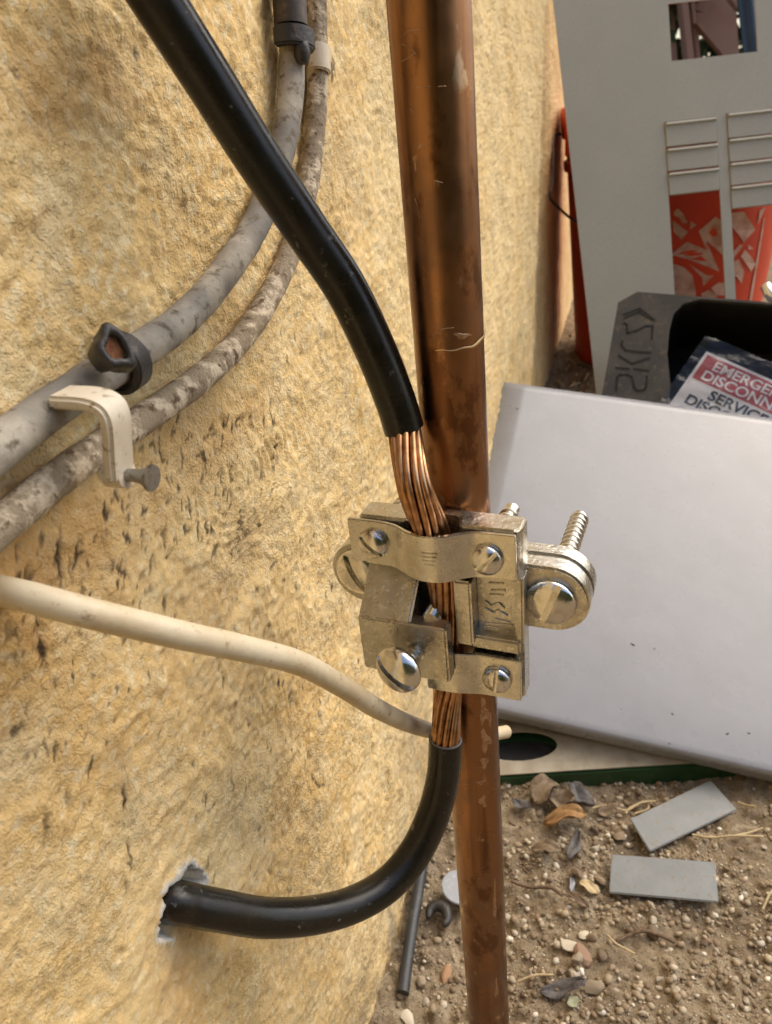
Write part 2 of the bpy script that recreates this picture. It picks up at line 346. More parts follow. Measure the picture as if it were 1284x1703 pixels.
def mark(u0, z0, length, width, ang, amp=1.0, bend=0.0):
    i0, i1 = np.searchsorted(wu, [u0-length, u0+length]); j0, j1 = np.searchsorted(wz, [z0-length, z0+length])
    if i1-i0 < 2 or j1-j0 < 2: return
    U = UU[j0:j1, i0:i1]-u0; Z = ZZ[j0:j1, i0:i1]-z0
    a = U*math.cos(ang)+Z*math.sin(ang); b = -U*math.sin(ang)+Z*math.cos(ang)+bend*a*a/length
    n = fbm(UU[j0:j1, i0:i1]*700, ZZ[j0:j1, i0:i1]*700, 95, 2)*.55
    d = np.sqrt((a/(length*.5))**2+(b/(width*.40))**2)+n
    c = np.clip((1.2-d)/.4, 0, 1)*min(1.0, amp*1.25)
    fleck[j0:j1, i0:i1] = np.maximum(fleck[j0:j1, i0:i1], c); hgt[j0:j1, i0:i1] -= c*.00025
def mark_px(px, py, lpx, wpx, deg, amp=1.0, bend=0.0):
    u, z = wall_px(px, py); P = wall3(px, py, 0); s = float((P-CO)@CF)/FPX
    mark(u, z, lpx*s*1.15, wpx*s*1.3, R(deg), amp, bend)
for (px, py, l, wd, dg, am, be) in [(70, 1085, 45, 15, 80, .9, .3), (205, 1325, 34, 10, 80, .8, 0), (215, 1418, 44, 8, 72, .7, 0), (150, 1270, 34, 8, 60, .7, 0), (95, 1255, 26, 8, 60, .7, 0), (112, 1325, 24, 8, 60, .5, 0),
        (70, 1370, 34, 12, 70, .6, 0), (30, 1215, 26, 16, 0, .7, 0), (95, 930, 60, 9, 80, .9, .4), (130, 925, 55, 8, 60, .8, -.5), (40, 960, 30, 20, 70, .6, 0), (170, 850, 40, 9, 80, .8, .4), (15, 1050, 40, 18, 110, .5, 0),
        (528, 1305, 50, 5, 118, .8, .5), (463, 1137, 22, 6, 80, .9, 0), (450, 1245, 24, 4, 85, .6, 0), (540, 1110, 10, 5, 85, .6, 0), (382, 1300, 44, 5, 85, .5, .2), (415, 1440, 24, 6, 80, .55, .5), (480, 1480, 34, 4, 108, .6, .5),
        (455, 690, 42, 6, 75, .75, .3), (440, 700, 22, 5, 70, .7, 0), (395, 700, 40, 6, 10, .75, .8), (385, 715, 26, 6, 55, .7, 0), (350, 720, 40, 6, 20, .7, -.6), (270, 745, 44, 7, 80, .75, .4), (305, 760, 38, 7, 75, .7, 0), (338, 765, 36, 7, 78, .75, 0),
        (265, 690, 36, 9, 30, .6, 0), (290, 720, 22, 8, 50, .6, 0), (315, 850, 22, 9, 80, .7, 0), (305, 880, 16, 9, 80, .7, 0), (270, 890, 18, 8, 80, .6, 0), (185, 940, 22, 10, 80, .6, 0), (355, 915, 26, 12, 30, .6, 0), (385, 925, 18, 9, 60, .6, 0),
        (545, 85, 20, 8, 60, .6, 0), (556, 110, 26, 10, 80, .7, 0), (550, 128, 22, 10, 30, .75, 0), (815, 70, 34, 4, 110, .6, .4), (604, 175, 26, 4, 100, .5, 0), (635, 128, 18, 6, 100, .5, 0), (470, 560, 22, 7, 85, .6, 0), (480, 600, 18, 6, 85, .6, 0), (495, 560, 16, 6, 85, .5, 0),
        (225, 92, 18, 8, 70, .5, 0), (575, 980, 26, 4, 88, .5, 0), (570, 1010, 20, 4, 88, .4, 0), (620, 1200, 20, 4, 88, .4, 0), (95, 1510, 18, 8, 70, .4, 0)]:
    mark_px(px, py, l, wd, dg, am, be)
def scatter_marks(n, x0, x1, y0, y1, l0, l1, w0, w1, dg, spread, a0, a1):
    for _ in range(n):
        mark_px(random.uniform(x0, x1), random.uniform(y0, y1), random.uniform(l0, l1), random.uniform(w0, w1), random.gauss(dg, spread), random.uniform(a0, a1), random.uniform(-.4, .4))
scatter_marks(70, 160, 460, 690, 920, 5, 18, 3, 7, 70, 40, .35, .8)
scatter_marks(120, 0, 600, 880, 1260, 4, 18, 3, 8, 75, 35, .3, .8)
scatter_marks(40, 20, 300, 880, 1080, 10, 34, 5, 11, 75, 25, .35, .8)
scatter_marks(80, 0, 560, 1240, 1470, 4, 20, 3, 7, 72, 28, .2, .55)
scatter_marks(60, 0, 460, 120, 620, 4, 14, 3, 8, 60, 50, .15, .45)
scatter_marks(60, 520, 680, 300, 820, 4, 16, 3, 6, 85, 30, .15, .45)
scatter_marks(60, 800, 880, 40, 620, 4, 16, 2, 5, 100, 30, .2, .45)
scatter_marks(60, 200, 640, 1530, 1700, 4, 14, 3, 6, 75, 30, .12, .35)
for _ in range(90):
    mark_px(random.uniform(180, 470), random.uniform(690, 900), random.uniform(8, 30), random.uniform(2.5, 4.5), random.choice((75, 80, 20, 60))+random.gauss(0, 18), random.uniform(.45, .9), random.uniform(-1.2, 1.2))
for _ in range(50):
    mark_px(random.uniform(10, 560), random.uniform(900, 1330), random.uniform(8, 26), random.uniform(2.5, 5), random.gauss(78, 18), random.uniform(.4, .85), random.uniform(-.8, .8))
# broken plaster round the cable's hole
hole = [wall_px(*p) for p in [(262, 1562), (266, 1520), (276, 1500), (272, 1487), (296, 1470), (312, 1440), (330, 1448), (345, 1466), (336, 1480), (318, 1500), (306, 1530), (290, 1536), (286, 1560)]]
ins = poly_in(hole, UU+perlin(UU*900, ZZ*900, 5)*.0006, ZZ+perlin(UU*900, ZZ*900, 6)*.0006)
chip = [wall_px(*p) for p in [(258, 1566), (262, 1520), (270, 1500), (264, 1482), (285, 1462), (305, 1432), (325, 1430), (352, 1460), (348, 1478), (330, 1478), (296, 1480), (284, 1500), (278, 1530), (292, 1566)]]
chm = poly_in(chip, UU+perlin(UU*700, ZZ*700, 7)*.0010, ZZ+perlin(UU*700, ZZ*700, 8)*.0010)
hgt[ins] -= .0065; hgt[chm & ~ins] += .0005
plaster[ins] = .8; plaster[chm & ~ins] = .95; fleck[ins | chm] = 0; grime[ins] = .30; dirt[ins | chm] = 0
def wall_fn(U, Z):
    return WA[None, None, :]+WD[None, None, :]*U[..., None]+WN[None, None, :]*hgt[..., None]+np.array([0, 0, 1.0])[None, None, :]*Z[..., None]
wall = grid_mesh('stucco_wall', wu, wz, wall_fn, M['stucco'], dict(dirt=dirt, grime=grime, fleck=fleck, plaster=plaster))
tag(wall, 'rough yellow ochre stucco wall with dark flecks, beside the copper rod', 'wall')
bm = bmesh.new()                                                                    # the wall's body behind the plaster face
add_prism(bm, rect(-1.6, 3.2, -.18, -.012), 'z', -.12, 2.7)
for v in bm.verts:
    p = wall_pt(v.co.x, v.co.z, v.co.y); v.co = Vector(p)
from_bm('wall_core', bm, M['stucco'], wall, smooth=False)

# ------------------------------------------------------------------ copper ground rod
ROD = np.array([.022, .1988, 0.0]); RR = .0095
def rj(i, k): return .004*math.sin(i*1.7+k*.9)*math.sin(i*.31+2)
rod = tube('copper_ground_rod', [ROD+np.array([0, 0, z]) for z in np.linspace(-.12, .75, 140)], RR, M['copper'], None, 48, True, rj)
origin_to(rod, ROD); tag(rod, 'tarnished vertical copper ground rod standing in front of the stucco wall', 'rod')
P0 = on_plane(745, 585, ROD-np.array([0, RR, 0]), np.array([0, 1.0, 0])); zb = P0[2]
bv, bf = [], []
N_ = 26
for i in range(N_+1):
    t = i/N_; a = R(-118)+R(118)*t; zz = zb+.0004+.0030*max(0, t-.45)**1.6*2.2+.00015*math.sin(t*21); wdt = .00012+.0008*t*t*(1+.3*math.sin(t*13)); lift = RR+.00010+.00022*t
    for (dz, dr) in ((-wdt, 0), (0, .00012), (wdt*.7, 0)):
        bv.append((lift*math.cos(a)+dr*math.cos(a), lift*math.sin(a)+dr*math.sin(a), zz+dz))
for i in range(N_):
    for k in range(2): bf.append((i*3+k, i*3+k+1, (i+1)*3+k+1, (i+1)*3+k))
burr = from_data('scraped_burr', bv, bf, M['brass_burr'], rod); burr['label'] = 'bright curled scrape across the rod'

def on_rod(px, py):
    d = ray(px, py); ox, oy = CO[0]-ROD[0], CO[1]-ROD[1]; a = d[0]**2+d[1]**2; b = 2*(ox*d[0]+oy*d[1]); c = ox*ox+oy*oy-(RR+.00006)**2; q = b*b-4*a*c
    if q < 0: return None
    t = (-b-math.sqrt(q))/(2*a); p = CO+d*t; return math.atan2(p[1]-ROD[1], p[0]-ROD[0]), p[2]
M['worn_glint'] = mat('worn_glint_copper', (.50, .33, .21), .42, .9, noise=[(500, (.34, .19, .10), .45, .62, 4)], bump=[(900, .2, .0003)])
def rod_patch(cx_, cy_, w_, h_, seed):
    r2 = random.Random(seed); ring = []
    for k in range(22):
        a = 2*PI*k/22; rr3 = 1+.35*math.sin(3*a+seed)+r2.uniform(-.16, .16); q = on_rod(cx_+w_*rr3*math.cos(a), cy_+h_*rr3*math.sin(a))
        if q: ring.append(q)
    c = on_rod(cx_, cy_)
    if not c or len(ring) < 12: return
    r_ = RR+.00012; pt = lambda q, rad=r_: (rad*math.cos(q[0]), rad*math.sin(q[0]), q[1])
    mid = [((q[0]+c[0])/2, (q[1]+c[1])/2) for q in ring]; n = len(ring); v = [pt(c)]+[pt(q) for q in mid]+[pt(q, RR-.00005) for q in ring]
    f = [(0, 1+k, 1+(k+1) % n) for k in range(n)]+[(1+k, 1+n+k, 1+n+(k+1) % n, 1+(k+1) % n) for k in range(n)]
    from_data('worn_glint_patch', v, f, M['worn_glint'], rod)
for i, (a, b, c, d) in enumerate([(805, 1185, 8, 22), (808, 1232, 9, 18), (806, 1268, 7, 10), (800, 1302, 8, 4), (803, 1332, 6, 9), (823, 1500, 2.5, 34), (826, 1645, 3, 16), (698, 242, 4, 5), (770, 558, 16, 5), (690, 268, 3, 14)]): rod_patch(a, b, c, d, i+1)  # tallest thin streak paints in a highlight; the broader patches are wear
def rod_scratch(pts, w_=.00012):
    q = [on_rod(x, y) for x, y in pts]
    if any(k is None for k in q): return
    P = spline([np.array([(RR+.00005)*math.cos(a), (RR+.00005)*math.sin(a), z]) for a, z in q], 6); v, f = tube_data(P, w_, 5); from_data('scratch', v, f, M['worn_glint'], rod)
for pts in [[(668, 62), (680, 52), (698, 49)], [(668, 74), (680, 78), (692, 90)], [(668, 102), (680, 96), (690, 88)], [(688, 146), (702, 145), (716, 144)], [(728, 144), (742, 143)], [(716, 560), (735, 548), (755, 545)], [(722, 300), (736, 304)], [(682, 180), (688, 188)], [(778, 1472), (800, 1468)], [(690, 330), (696, 350), (698, 372)]]: rod_scratch(pts)

# ------------------------------------------------------------------ ground clamp (local: x right, y back, z up; f = distance in front)
TH = R(25); Z0 = .265
clamp = empty('ground_clamp', (ROD[0], ROD[1], Z0), -TH)
tag(clamp, 'silvery bronze ground clamp bolted round the copper rod, holding the bare strands', 'clamp')
CX = np.array([math.cos(TH), -math.sin(TH), 0]); CFR = np.array([-math.sin(TH), -math.cos(TH), 0])
def cl_w(x, f, z): return ROD + CX*x*.001 + CFR*f*.001 + np.array([0, 0, Z0+z*.001])
def ear(side, cxx, cz, r, inner):
    pts = [(side*inner, cz+r)]
    for k in range(0, 19):
        a = PI/2-PI*k/18; pts.append((side*(cxx+r*math.cos(a)), cz+r*math.sin(a)))
    pts.append((side*inner, cz-r)); return pts
EZ = 26.5
ring_b = [(14.5*math.cos(a), 14.5*math.sin(a)) for a in np.linspace(0, PI, 17)]+[(9.7*math.cos(a), 9.7*math.sin(a)) for a in np.linspace(PI, 0, 17)]
solid('rear_saddle', [(ear(1, 30, EZ, 11, 9.8), 'y', -2.9, 3.6), (ear(-1, 30, EZ, 11, 9.8), 'y', -2.9, 3.6), (ring_b, 'z', EZ-10.8, EZ+10.8)], M['casting'], clamp, .0008)
F = lambda a, b: (-b, -a)      # front interval -> y interval
top_prof = [(-24.5, -9.7), (-24.5, -18.8), (-9.5, -18.8), (-7.5, -13), (4.0, -12.2), (6.5, -18.8), (21.8, -18.8), (23.2, -16.5), (23.2, -9.7)]
solid('front_saddle', [
    (ear(1, 30, EZ, 11, 17), 'y', *F(3.6, 10.2)), (ear(-1, 30, EZ, 11, 17), 'y', *F(3.6, 10.2)),
    (rect(-24, 22.6, -8, 50), 'y', *F(9.8, 11.2)),                                     # back web
    (top_prof, 'z', 36.5, 53.5),                                                       # upper bosses
    ([(-9.9, 39), (-13.5, 35.5), (-26.8, 22.6), (-26.8, 3.2), (-9.9, 3.2)], 'x', -25, -8.2),   # sloped left block
    (rect(3.6, 8.8, 12.5, 35.5), 'y', *F(10.5, 20)),                                   # raised bar beside the strands
    (rect(20.6, 23.3, -7.5, 37), 'y', *F(9, 16.5)),                                    # right rim
    (rect(8.2, 21.5, 13, 36.8), 'y', *F(10.5, 13.6)),                                  # recessed lettered field
    (rect(7.5, 22.5, 10.4, 15.2), 'y', *F(10.5, 18)),                                  # ledge
    (rect(7.8, 22.2, -7.2, 9.2), 'y', *F(10.5, 18.6)),                                 # lower boss
], M['casting'], clamp, .0007)
solid('screw_arm', [(rect(-25.2, 3.0, 2.6, 22.8), 'y', *F(21.4, 27))], M['casting'], clamp, .0007)
def strap_band(name, prof, z0, z1, th, ends=None):
    bm = bmesh.new(); sp = spline([np.array([p[0], p[1], 0.0]) for p in prof], 8); T, X, Y = frames(sp); rows = []
    for i, p in enumerate(sp):
        n = np.array([-T[i][1], T[i][0], 0]); n = n if n[1] > 0 else -n
        t = i/(len(sp)-1); a, b = (z0, z1) if ends is None else (z0+ends(t)[0], z1+ends(t)[1])
        rows.append([bm.verts.new(((q[0])*.001, -q[1]*.001, zz*.001)) for (q, zz) in ((p, a), (p, b), (p+n*th, b), (p+n*th, a))])
    for i in range(len(rows)-1):
        for k in range(4): bm.faces.new((rows[i][k], rows[i][(k+1) % 4], rows[i+1][(k+1) % 4], rows[i+1][k]))
    bm.faces.new(rows[0]); bm.faces.new(list(reversed(rows[-1])))
    bevel_all(bm, .00025, 2, 40)
    return from_bm(name, bm, M['plated'], clamp)
strap_band('strap', [(-27.5, 19.3), (-21, 19.1), (-16, 19.1), (-12, 19.9), (-7.5, 22.3), (-3, 23.4), (2, 22.8), (7, 20.2), (11, 19.1), (16, 19), (22.3, 19)], 38.2, 52.4, 1.3, lambda t: (1.6*math.cos(t*2*PI)*.5-.4, .35*math.cos(t*2*PI)))
strap_band('strap', [(-6.5, 20.0), (-2, 20.25), (3, 20.1), (7, 19.4), (11, 18.8), (17, 18.7), (23, 18.7)], -5.4, 9.6, 1.2, lambda t: (-.8*(1-t), -1.6*(1-t)*0))
def screw(name, x, f, z, rhead, dome, rshaft, fend, slot_deg, tilt=None, fstart=None):
    """round head facing the front at depth f (underside), shaft back to fend"""
    bm = bmesh.new(); prof = [(0, f+dome)]
    for k in range(1, 9):
        a = PI/2*k/8; prof.append((rhead*math.sin(a)**.92, f+dome*.22+dome*.78*math.cos(a)))
    prof += [(rhead, f+dome*.1), (rhead*.96, f), (rshaft, f)]
    seg = 36; rings = []
    for (r_, ff) in prof:
        if r_ == 0: rings.append([bm.verts.new((0, -ff*.001, 0))]); continue
        rings.append([bm.verts.new((r_*math.cos(2*PI*k/seg)*.001, -ff*.001, r_*math.sin(2*PI*k/seg)*.001)) for k in range(seg)])
    for i in range(len(rings)-1):
        a, b = rings[i], rings[i+1]
        for k in range(seg):
            k2 = (k+1) % seg
            if len(a) == 1: bm.faces.new((a[0], b[k], b[k2]))
            else: bm.faces.new((a[k], b[k], b[k2], a[k2]))
    bm.faces.new(rings[-1])
    # driver slot: cut the dome by two planes, remove the strip and floor it
    ca, sa = math.cos(R(slot_deg)), math.sin(R(slot_deg)); hw = rhead*.13*.001; nrm = Vector((-sa, 0, ca))
    fl = -(f+dome*.45)*.001
    for s in (1, -1): bmesh.ops.bisect_plane(bm, geom=bm.verts[:]+bm.edges[:]+bm.faces[:], plane_co=nrm*hw*s, plane_no=nrm)
    bmesh.ops.bisect_plane(bm, geom=bm.verts[:]+bm.edges[:]+bm.faces[:], plane_co=(0, fl, 0), plane_no=(0, 1, 0))
    dl = [fc for fc in bm.faces if abs(fc.calc_center_median().dot(nrm)) < hw*.999 and fc.calc_center_median().y < fl+1e-7]
    bmesh.ops.delete(bm, geom=dl, context='FACES')
    L_ = rhead*.001*1.0
    def q(al, s, y): return Vector((ca*al, y, sa*al))+nrm*hw*s
    for s in (1, -1):      # slot walls follow the dome
        top = sorted([v for v in bm.verts if abs(v.co.dot(nrm)-hw*s) < 1e-7 and v.co.y <= fl+1e-7], key=lambda v: v.co.x*ca+v.co.z*sa)
        for i in range(len(top)-1):
            a, b = top[i], top[i+1]
            c = bm.verts.new((a.co.x, fl, a.co.z)); d = bm.verts.new((b.co.x, fl, b.co.z))
            if (a.co-b.co).length > 1e-7 and (abs(a.co.y-fl) > 1e-7 or abs(b.co.y-fl) > 1e-7): bm.faces.new((a, b, d, c))
    ext = max([abs(v.co.x*ca+v.co.z*sa) for v in bm.verts if abs(v.co.y-fl) < 1e-7]+[L_*.9])
    bm.faces.new([bm.verts.new(p) for p in (q(-ext, 1, fl), q(ext, 1, fl), q(ext, -1, fl), q(-ext, -1, fl))])
    o = from_bm(name, bm, M['zinc'], clamp, True, 40)
    o.location = (x*.001, 0, z*.001)
    # threaded shaft as rings
    prof = []; ff = f if fstart is None else fstart; p_ = 3.0; n = int((ff-fend)/p_)
    vv, fc = [], []; seg = 20; rows = [(rshaft, ff)]
    for i in range(n):
        rows += [(rshaft*1.0, ff-(i+.05)*p_), (rshaft*1.0, ff-(i+.35)*p_), (rshaft*.70, ff-(i+.48)*p_), (rshaft*.70, ff-(i+.92)*p_)]
    rows += [(rshaft*.8, fend), (rshaft*.45, fend-.25)]
    for (r_, y_) in rows:
        for k in range(seg): vv.append((r_*math.cos(2*PI*k/seg)*.001, -y_*.001, r_*math.sin(2*PI*k/seg)*.001))
    for i in range(len(rows)-1):
        for k in range(seg): k2 = (k+1) % seg; fc.append((i*seg+k, i*seg+k2, (i+1)*seg+k2, (i+1)*seg+k))
    fc.append(tuple((len(rows)-1)*seg+k for k in range(seg)))
    s = from_data('threaded_shaft', vv, fc, M['thread'], o, True, 40)
    if tilt: o.rotation_euler = tilt
    return o
screw('screw', 30, 10.2, EZ, 7.4, 4.2, 3.2, -41, 70)
screw('screw', -30.5, 10.2, EZ+1.5, 8.0, 5.0, 3.2, -30, 118)
screw('screw', -19.8, 20.2, 45.3, 4.7, 3.4, 2.9, -7, 140)
screw('screw', 14.2, 20.2, 44.6, 4.7, 3.4, 2.9, -9, 45)
screw('screw', 15.8, 19.9, 2.0, 4.5, 3.3, 2.7, -2, 85)
s_ = screw('screw', -6.8, 0, 14.3, 7.4, 5.6, 2.9, -14, 150, fstart=1)
s_.location = (-8.9*.001, -34.5*.001, 12.8*.001); s_.rotation_euler = (R(-4), R(0), R(-14)); s_['label'] = 'large loose set screw with a round slotted head'
# short threaded stub standing between the arm and the strands
rows = []
for i in range(9): rows += [(2.7, 15.5+i*.8), (2.35, 15.9+i*.8)]
vv, fc = [], []
for (r_, y_) in rows:
    for k in range(18): vv.append(((-3.4+r_*math.cos(2*PI*k/18))*.001, -y_*.001, (21.9+r_*math.sin(2*PI*k/18))*.001))
for i in range(len(rows)-1):
    for k in range(18): fc.append((i*18+k, i*18+(k+1) % 18, (i+1)*18+(k+1) % 18, (i+1)*18+k))
fc.append(tuple(range(17, -1, -1))); fc.append(tuple((len(rows)-1)*18+k for k in range(18)))
from_data('threaded_stub', vv, fc, M['zinc'], clamp, True, 30)
# worn cast marks in the recessed field (unreadable raised strokes)
bm = bmesh.new()
for (x0, z0, x1, z1) in [(12, 34, 16.5, 34.6), (12.4, 32, 17, 32.6), (13, 29.6, 17.4, 30.2), (12.6, 28, 16.8, 28.4), (11.2, 25.6, 13, 24), (13, 24, 15.2, 25.6), (15.2, 25.6, 17, 23.8), (11, 23, 13.4, 21.6), (13.4, 21.6, 15.4, 23), (15.6, 22.4, 18, 21.2), (14, 19.4, 18.6, 18.8), (10.8, 17.2, 19.4, 18.2), (10.6, 16.2, 15, 16.4)]:
    d = np.array([x1-x0, z1-z0]); l = np.linalg.norm(d); d /= l; n = np.array([-d[1], d[0]])*.28
    add_prism(bm, [((x0+n[0])*.001, (z0+n[1])*.001), ((x0-n[0])*.001, (z0-n[1])*.001), ((x1-n[0])*.001, (z1-n[1])*.001), ((x1+n[0])*.001, (z1+n[1])*.001)], 'y', -.0141, -.0134)
bevel_all(bm, .00012, 1); from_bm('cast_mark', bm, M['casting'], clamp)
strike = bmesh.new()                                       # small stamped sign on the strap
for k in range(4): add_prism(strike, rect((-3.6+k*.2)*.001, (1.2-k*.35)*.001, (46.6-k*1.25)*.001, (47.0-k*1.25)*.001), 'y', -.02495+k*.00002, -.0246)
from_bm('stamped_mark', strike, M['casting'], clamp, False)

# ------------------------------------------------------------------ grounding cable: black jacket, bare strands, black jacket
cable = empty('grounding_cable', tuple(at(742, 1235, .245)))
tag(cable, 'thick black cable stripped to bare copper strands where the clamp grips it', 'cable')
def kid(o):
    o.parent = cable; o.matrix_parent_inverse = Matrix.Translation(-cable.location); return o
up_pts = [at(180, -130, .140), at(222, -62, .147), at(262, 0, .153), at(345, 130, .163), at(427, 260, .173), at(508, 380, .183), at(575, 480, .191), at(627, 588, .198), at(658, 668, .203), at(672, 714, .206)]
JR = .0056
up_path = spline(up_pts, 10)
kid(tube('jacket', up_path, JR, M['jacket'], None, 32))
low_pts = [at(742, 1212, .243), at(741, 1236, .245), at(737, 1290, .249), at(722, 1350, .252), at(692, 1415, .252), at(648, 1468, .248), at(590, 1503, .241), at(520, 1522, .231), at(440, 1526, .221), at(365, 1514, .212), at(322, 1506, .2075), wall3(284, 1498, -.001), wall3(258, 1492, -.010), wall3(240, 1489, -.020)]
low_path = spline(low_pts, 10)
kid(tube('jacket', low_path[8:], JR, M['jacket'], None, 32))
# bare strands: a twisted bundle along the path through the clamp
core = spline([up_path[-6], up_path[-1], cl_w(-4.6, 22.5, 66), cl_w(-2.2, 18, 50), cl_w(-1.6, 17, 40), cl_w(-.6, 16, 28), cl_w(-.2, 15.4, 12), cl_w(-1.6, 15.2, -2), cl_w(-2.6, 15.2, -14), low_path[4], low_path[16]], 9)
T_, X_, Y_ = frames(core); nP = len(core)
arc = np.cumsum([0]+[np.linalg.norm(core[i]-core[i-1]) for i in range(1, nP)])
def strand(rad, ph, rs):
    pth = []
    for i in range(nP):
        a = ph+arc[i]/.19*2*PI
        k = 1.0+.10*math.exp(-((arc[i]-arc[25])/.012)**2)
        pth.append(core[i]+X_[i]*rad*k*math.cos(a)+Y_[i]*rad*k*math.sin(a))
    return kid(tube('strand', pth, rs, M['strand'], None, 10))
SR = .00098
for k in range(12): strand(.00375, 2*PI*k/12+random.uniform(-.05, .05), SR)
for k in range(6): strand(.00185, 2*PI*k/6+.3, SR)
strand(.0, 0, SR)
# cut lip of the lower jacket
lip = tube('cut_lip', [low_path[8]+X*.0050*math.cos(a)+Y*.0050*math.sin(a) for a in np.linspace(0, 2*PI, 30) for (X, Y) in [(frames(low_path)[1][8], frames(low_path)[2][8])]], .0004, mat('cut_edge', (.16, .15, .14), .5), None, 6); kid(lip)
lip['label'] = 'pale cut edge of the lower jacket'

# ------------------------------------------------------------------ grey cables on the wall
def wall_cable(name, pts, r, m, label, cat='cable', n=9):
    P = [wall3(x, y, h) for (x, y, h) in pts]
    jt = {}
    def jf(i, k):
        key = (i//2, k//3); 
        if key not in jt: jt[key] = random.uniform(-.03, .03)
        return jt[key]
    o = tube(name, spline(P, n), r, m, None, 24, True, jf); origin_to(o, P[0]); tag(o, label, cat); return o
ca_px = [(-90, 815), (0, 742), (100, 668), (200, 603), (300, 535), (372, 456), (428, 368), (466, 262), (482, 170), (486, 90), (483, 20), (479, -60)]
grey_a = wall_cable('grey_cable', [(x, y, .0055) for x, y in ca_px], .0041, M['conduit'], 'upper smooth grey cable curving along the wall, gripped by black clips')
cb_px = [(-90, 950), (0, 874), (120, 778), (230, 702), (330, 632), (400, 565), (447, 495), (484, 415), (512, 310), (525, 205), (528, 110), (527, 30), (525, -60)]
grey_b = wall_cable('weathered_cable', [(x, y, .0045) for x, y in cb_px], .0036, M['conduit2'], 'lower flaking dirty cable curving along the wall below the smooth grey one')
sl_ = tube('painted_shade_tube', spline([wall3(x, y, .0062) for x, y in [(484, 44), (482, 10), (479, -60)]], 6), .0052, M['painted_shade_tube'], None, 24); sl_.parent = grey_a; sl_.matrix_parent_inverse = Matrix.Translation(-grey_a.location)  # wider length of tube, coloured dark for the shadow on it
# white L clip with its nail, lower left
UC = None
Pq = wall3(198, 793, .017); uc = float((Pq-WA)@WD)
def cl_px(x, y):
    Q = on_plane(x, y, WA+WD*uc, WD); return float((Q-WA)@WN), float(Q[2])
def ribbon(name, hz, u0, width, th, m, parent=None, bev=.0007):
    """hz: centre line in (h, z); a strip of that width along the wall"""
    sp = spline([np.array([a, b, 0.0]) for a, b in hz], 6); T, X, Y = frames(sp); bm = bmesh.new(); rows = []
    for i, p in enumerate(sp):
        n = np.array([-T[i][1], T[i][0], 0])*th/2
        rows.append([bm.verts.new(wall_pt(u0+s*width/2, (p+n*t)[1], (p+n*t)[0])) for (s, t) in ((-1, -1), (1, -1), (1, 1), (-1, 1))])
    for i in range(len(rows)-1):
        for k in range(4): bm.faces.new((rows[i][k], rows[i][(k+1) % 4], rows[i+1][(k+1) % 4], rows[i+1][k]))
    bm.faces.new(rows[0]); bm.faces.new(list(reversed(rows[-1]))); bevel_all(bm, bev, 3, 40)
    return from_bm(name, bm, m, parent)
wc = empty('cable_clip', tuple(wall_pt(uc, cl_px(198, 793)[1], 0)))
tag(wc, 'dirty white plastic L-shaped cable clip nailed over the two grey cables', 'clip')
def kidof(o, p): o.parent = p; o.matrix_parent_inverse = Matrix.Translation(-Vector(p.location)); return o
hzp = [cl_px(*p) for p in [(98, 660), (150, 663), (178, 672), (190, 688), (194, 712), (196, 750), (199, 792)]]
kidof(ribbon('clip_arm', hzp, uc, .0072, .0026, M['white_plastic']), wc)
hb, zb_ = cl_px(201, 790); hn, zn = cl_px(250, 797)
kidof(tube('nail_boss', [wall_pt(uc+.0005, zb_, h) for h in np.linspace(hb-.003, hb+.0012, 5)], .0028, M['white_plastic'], None, 20), wc)
nl = tube('nail', [wall_pt(uc+.0005, zb_+(zn-zb_)*t, hb+(hn-hb)*t) for t in (-.6, 0, .3, .55, .75, .9, .95, 1.04)], [.0013, .0013, .0013, .00135, .0017, .0024, .0027, .0027], M['nail'], None, 20); kidof(nl, wc)
# black clips with lugs on the upper cable
def black_clip(px, py, label, lug=True, r=.0048, nx=None):
    i = min(range(len(ca_px)), key=lambda k: abs(ca_px[k][0]-px)+abs(ca_px[k][1]-py))
    c = wall3(px, py, .0055); a = wall3(*nx[0], .0055); b = wall3(*nx[1], .0055); t = (b-a)/np.linalg.norm(b-a)
    n = WN-t*np.dot(WN, t); n /= np.linalg.norm(n); s = np.cross(t, n)
    e = empty('black_cable_clip', tuple(c)); tag(e, label, 'clip')
    bm = bmesh.new(); rows = []
    for ang in np.linspace(R(-115), R(115), 25):
        dr = n*math.cos(ang)+s*math.sin(ang); q = []
        for (rr2, tt) in ((r*1.0, -.0032), (r*1.0, .0032), (r*1.38, .0026), (r*1.38, -.0026)): q.append(bm.verts.new(c+dr*rr2+t*tt))
        rows.append(q)
    for i2 in range(len(rows)-1):
        for k in range(4): bm.faces.new((rows[i2][k], rows[i2][(k+1) % 4], rows[i2+1][(k+1) % 4], rows[i2+1][k]))
    bm.faces.new(rows[0]); bm.faces.new(list(reversed(rows[-1]))); bevel_all(bm, .0005, 2, 40)
    kidof(from_bm('band', bm, M['black_plastic']), e)
    return e, c, t, n, s
e1, c1, t1, n1, s1 = black_clip(200, 604, 'black plastic clip with a rusty nail hole beside the white clip', nx=((140, 642), (260, 565)))
lug_dir = (s1 if s1[2] > 0 else -s1)
lc = on_plane(188, 582, c1+WN*.0095, WN)
vv, fc = [], []                                                     # ring-shaped lug with a hollow eye
eyeT = -ray(190, 580)/np.linalg.norm(ray(190, 580)); eyeT = eyeT*.5+WN*.5+np.array([0, 0, .25]); eyeT /= np.linalg.norm(eyeT); ex = np.cross(eyeT, [0, 0, 1.0]); ex /= np.linalg.norm(ex); ey = np.cross(eyeT, ex)
pr = [(.0034, -.005), (.0042, -.001), (.0040, .0016), (.0034, .0022), (.0024, .0020), (.0021, .0008), (.0020, -.0028)]
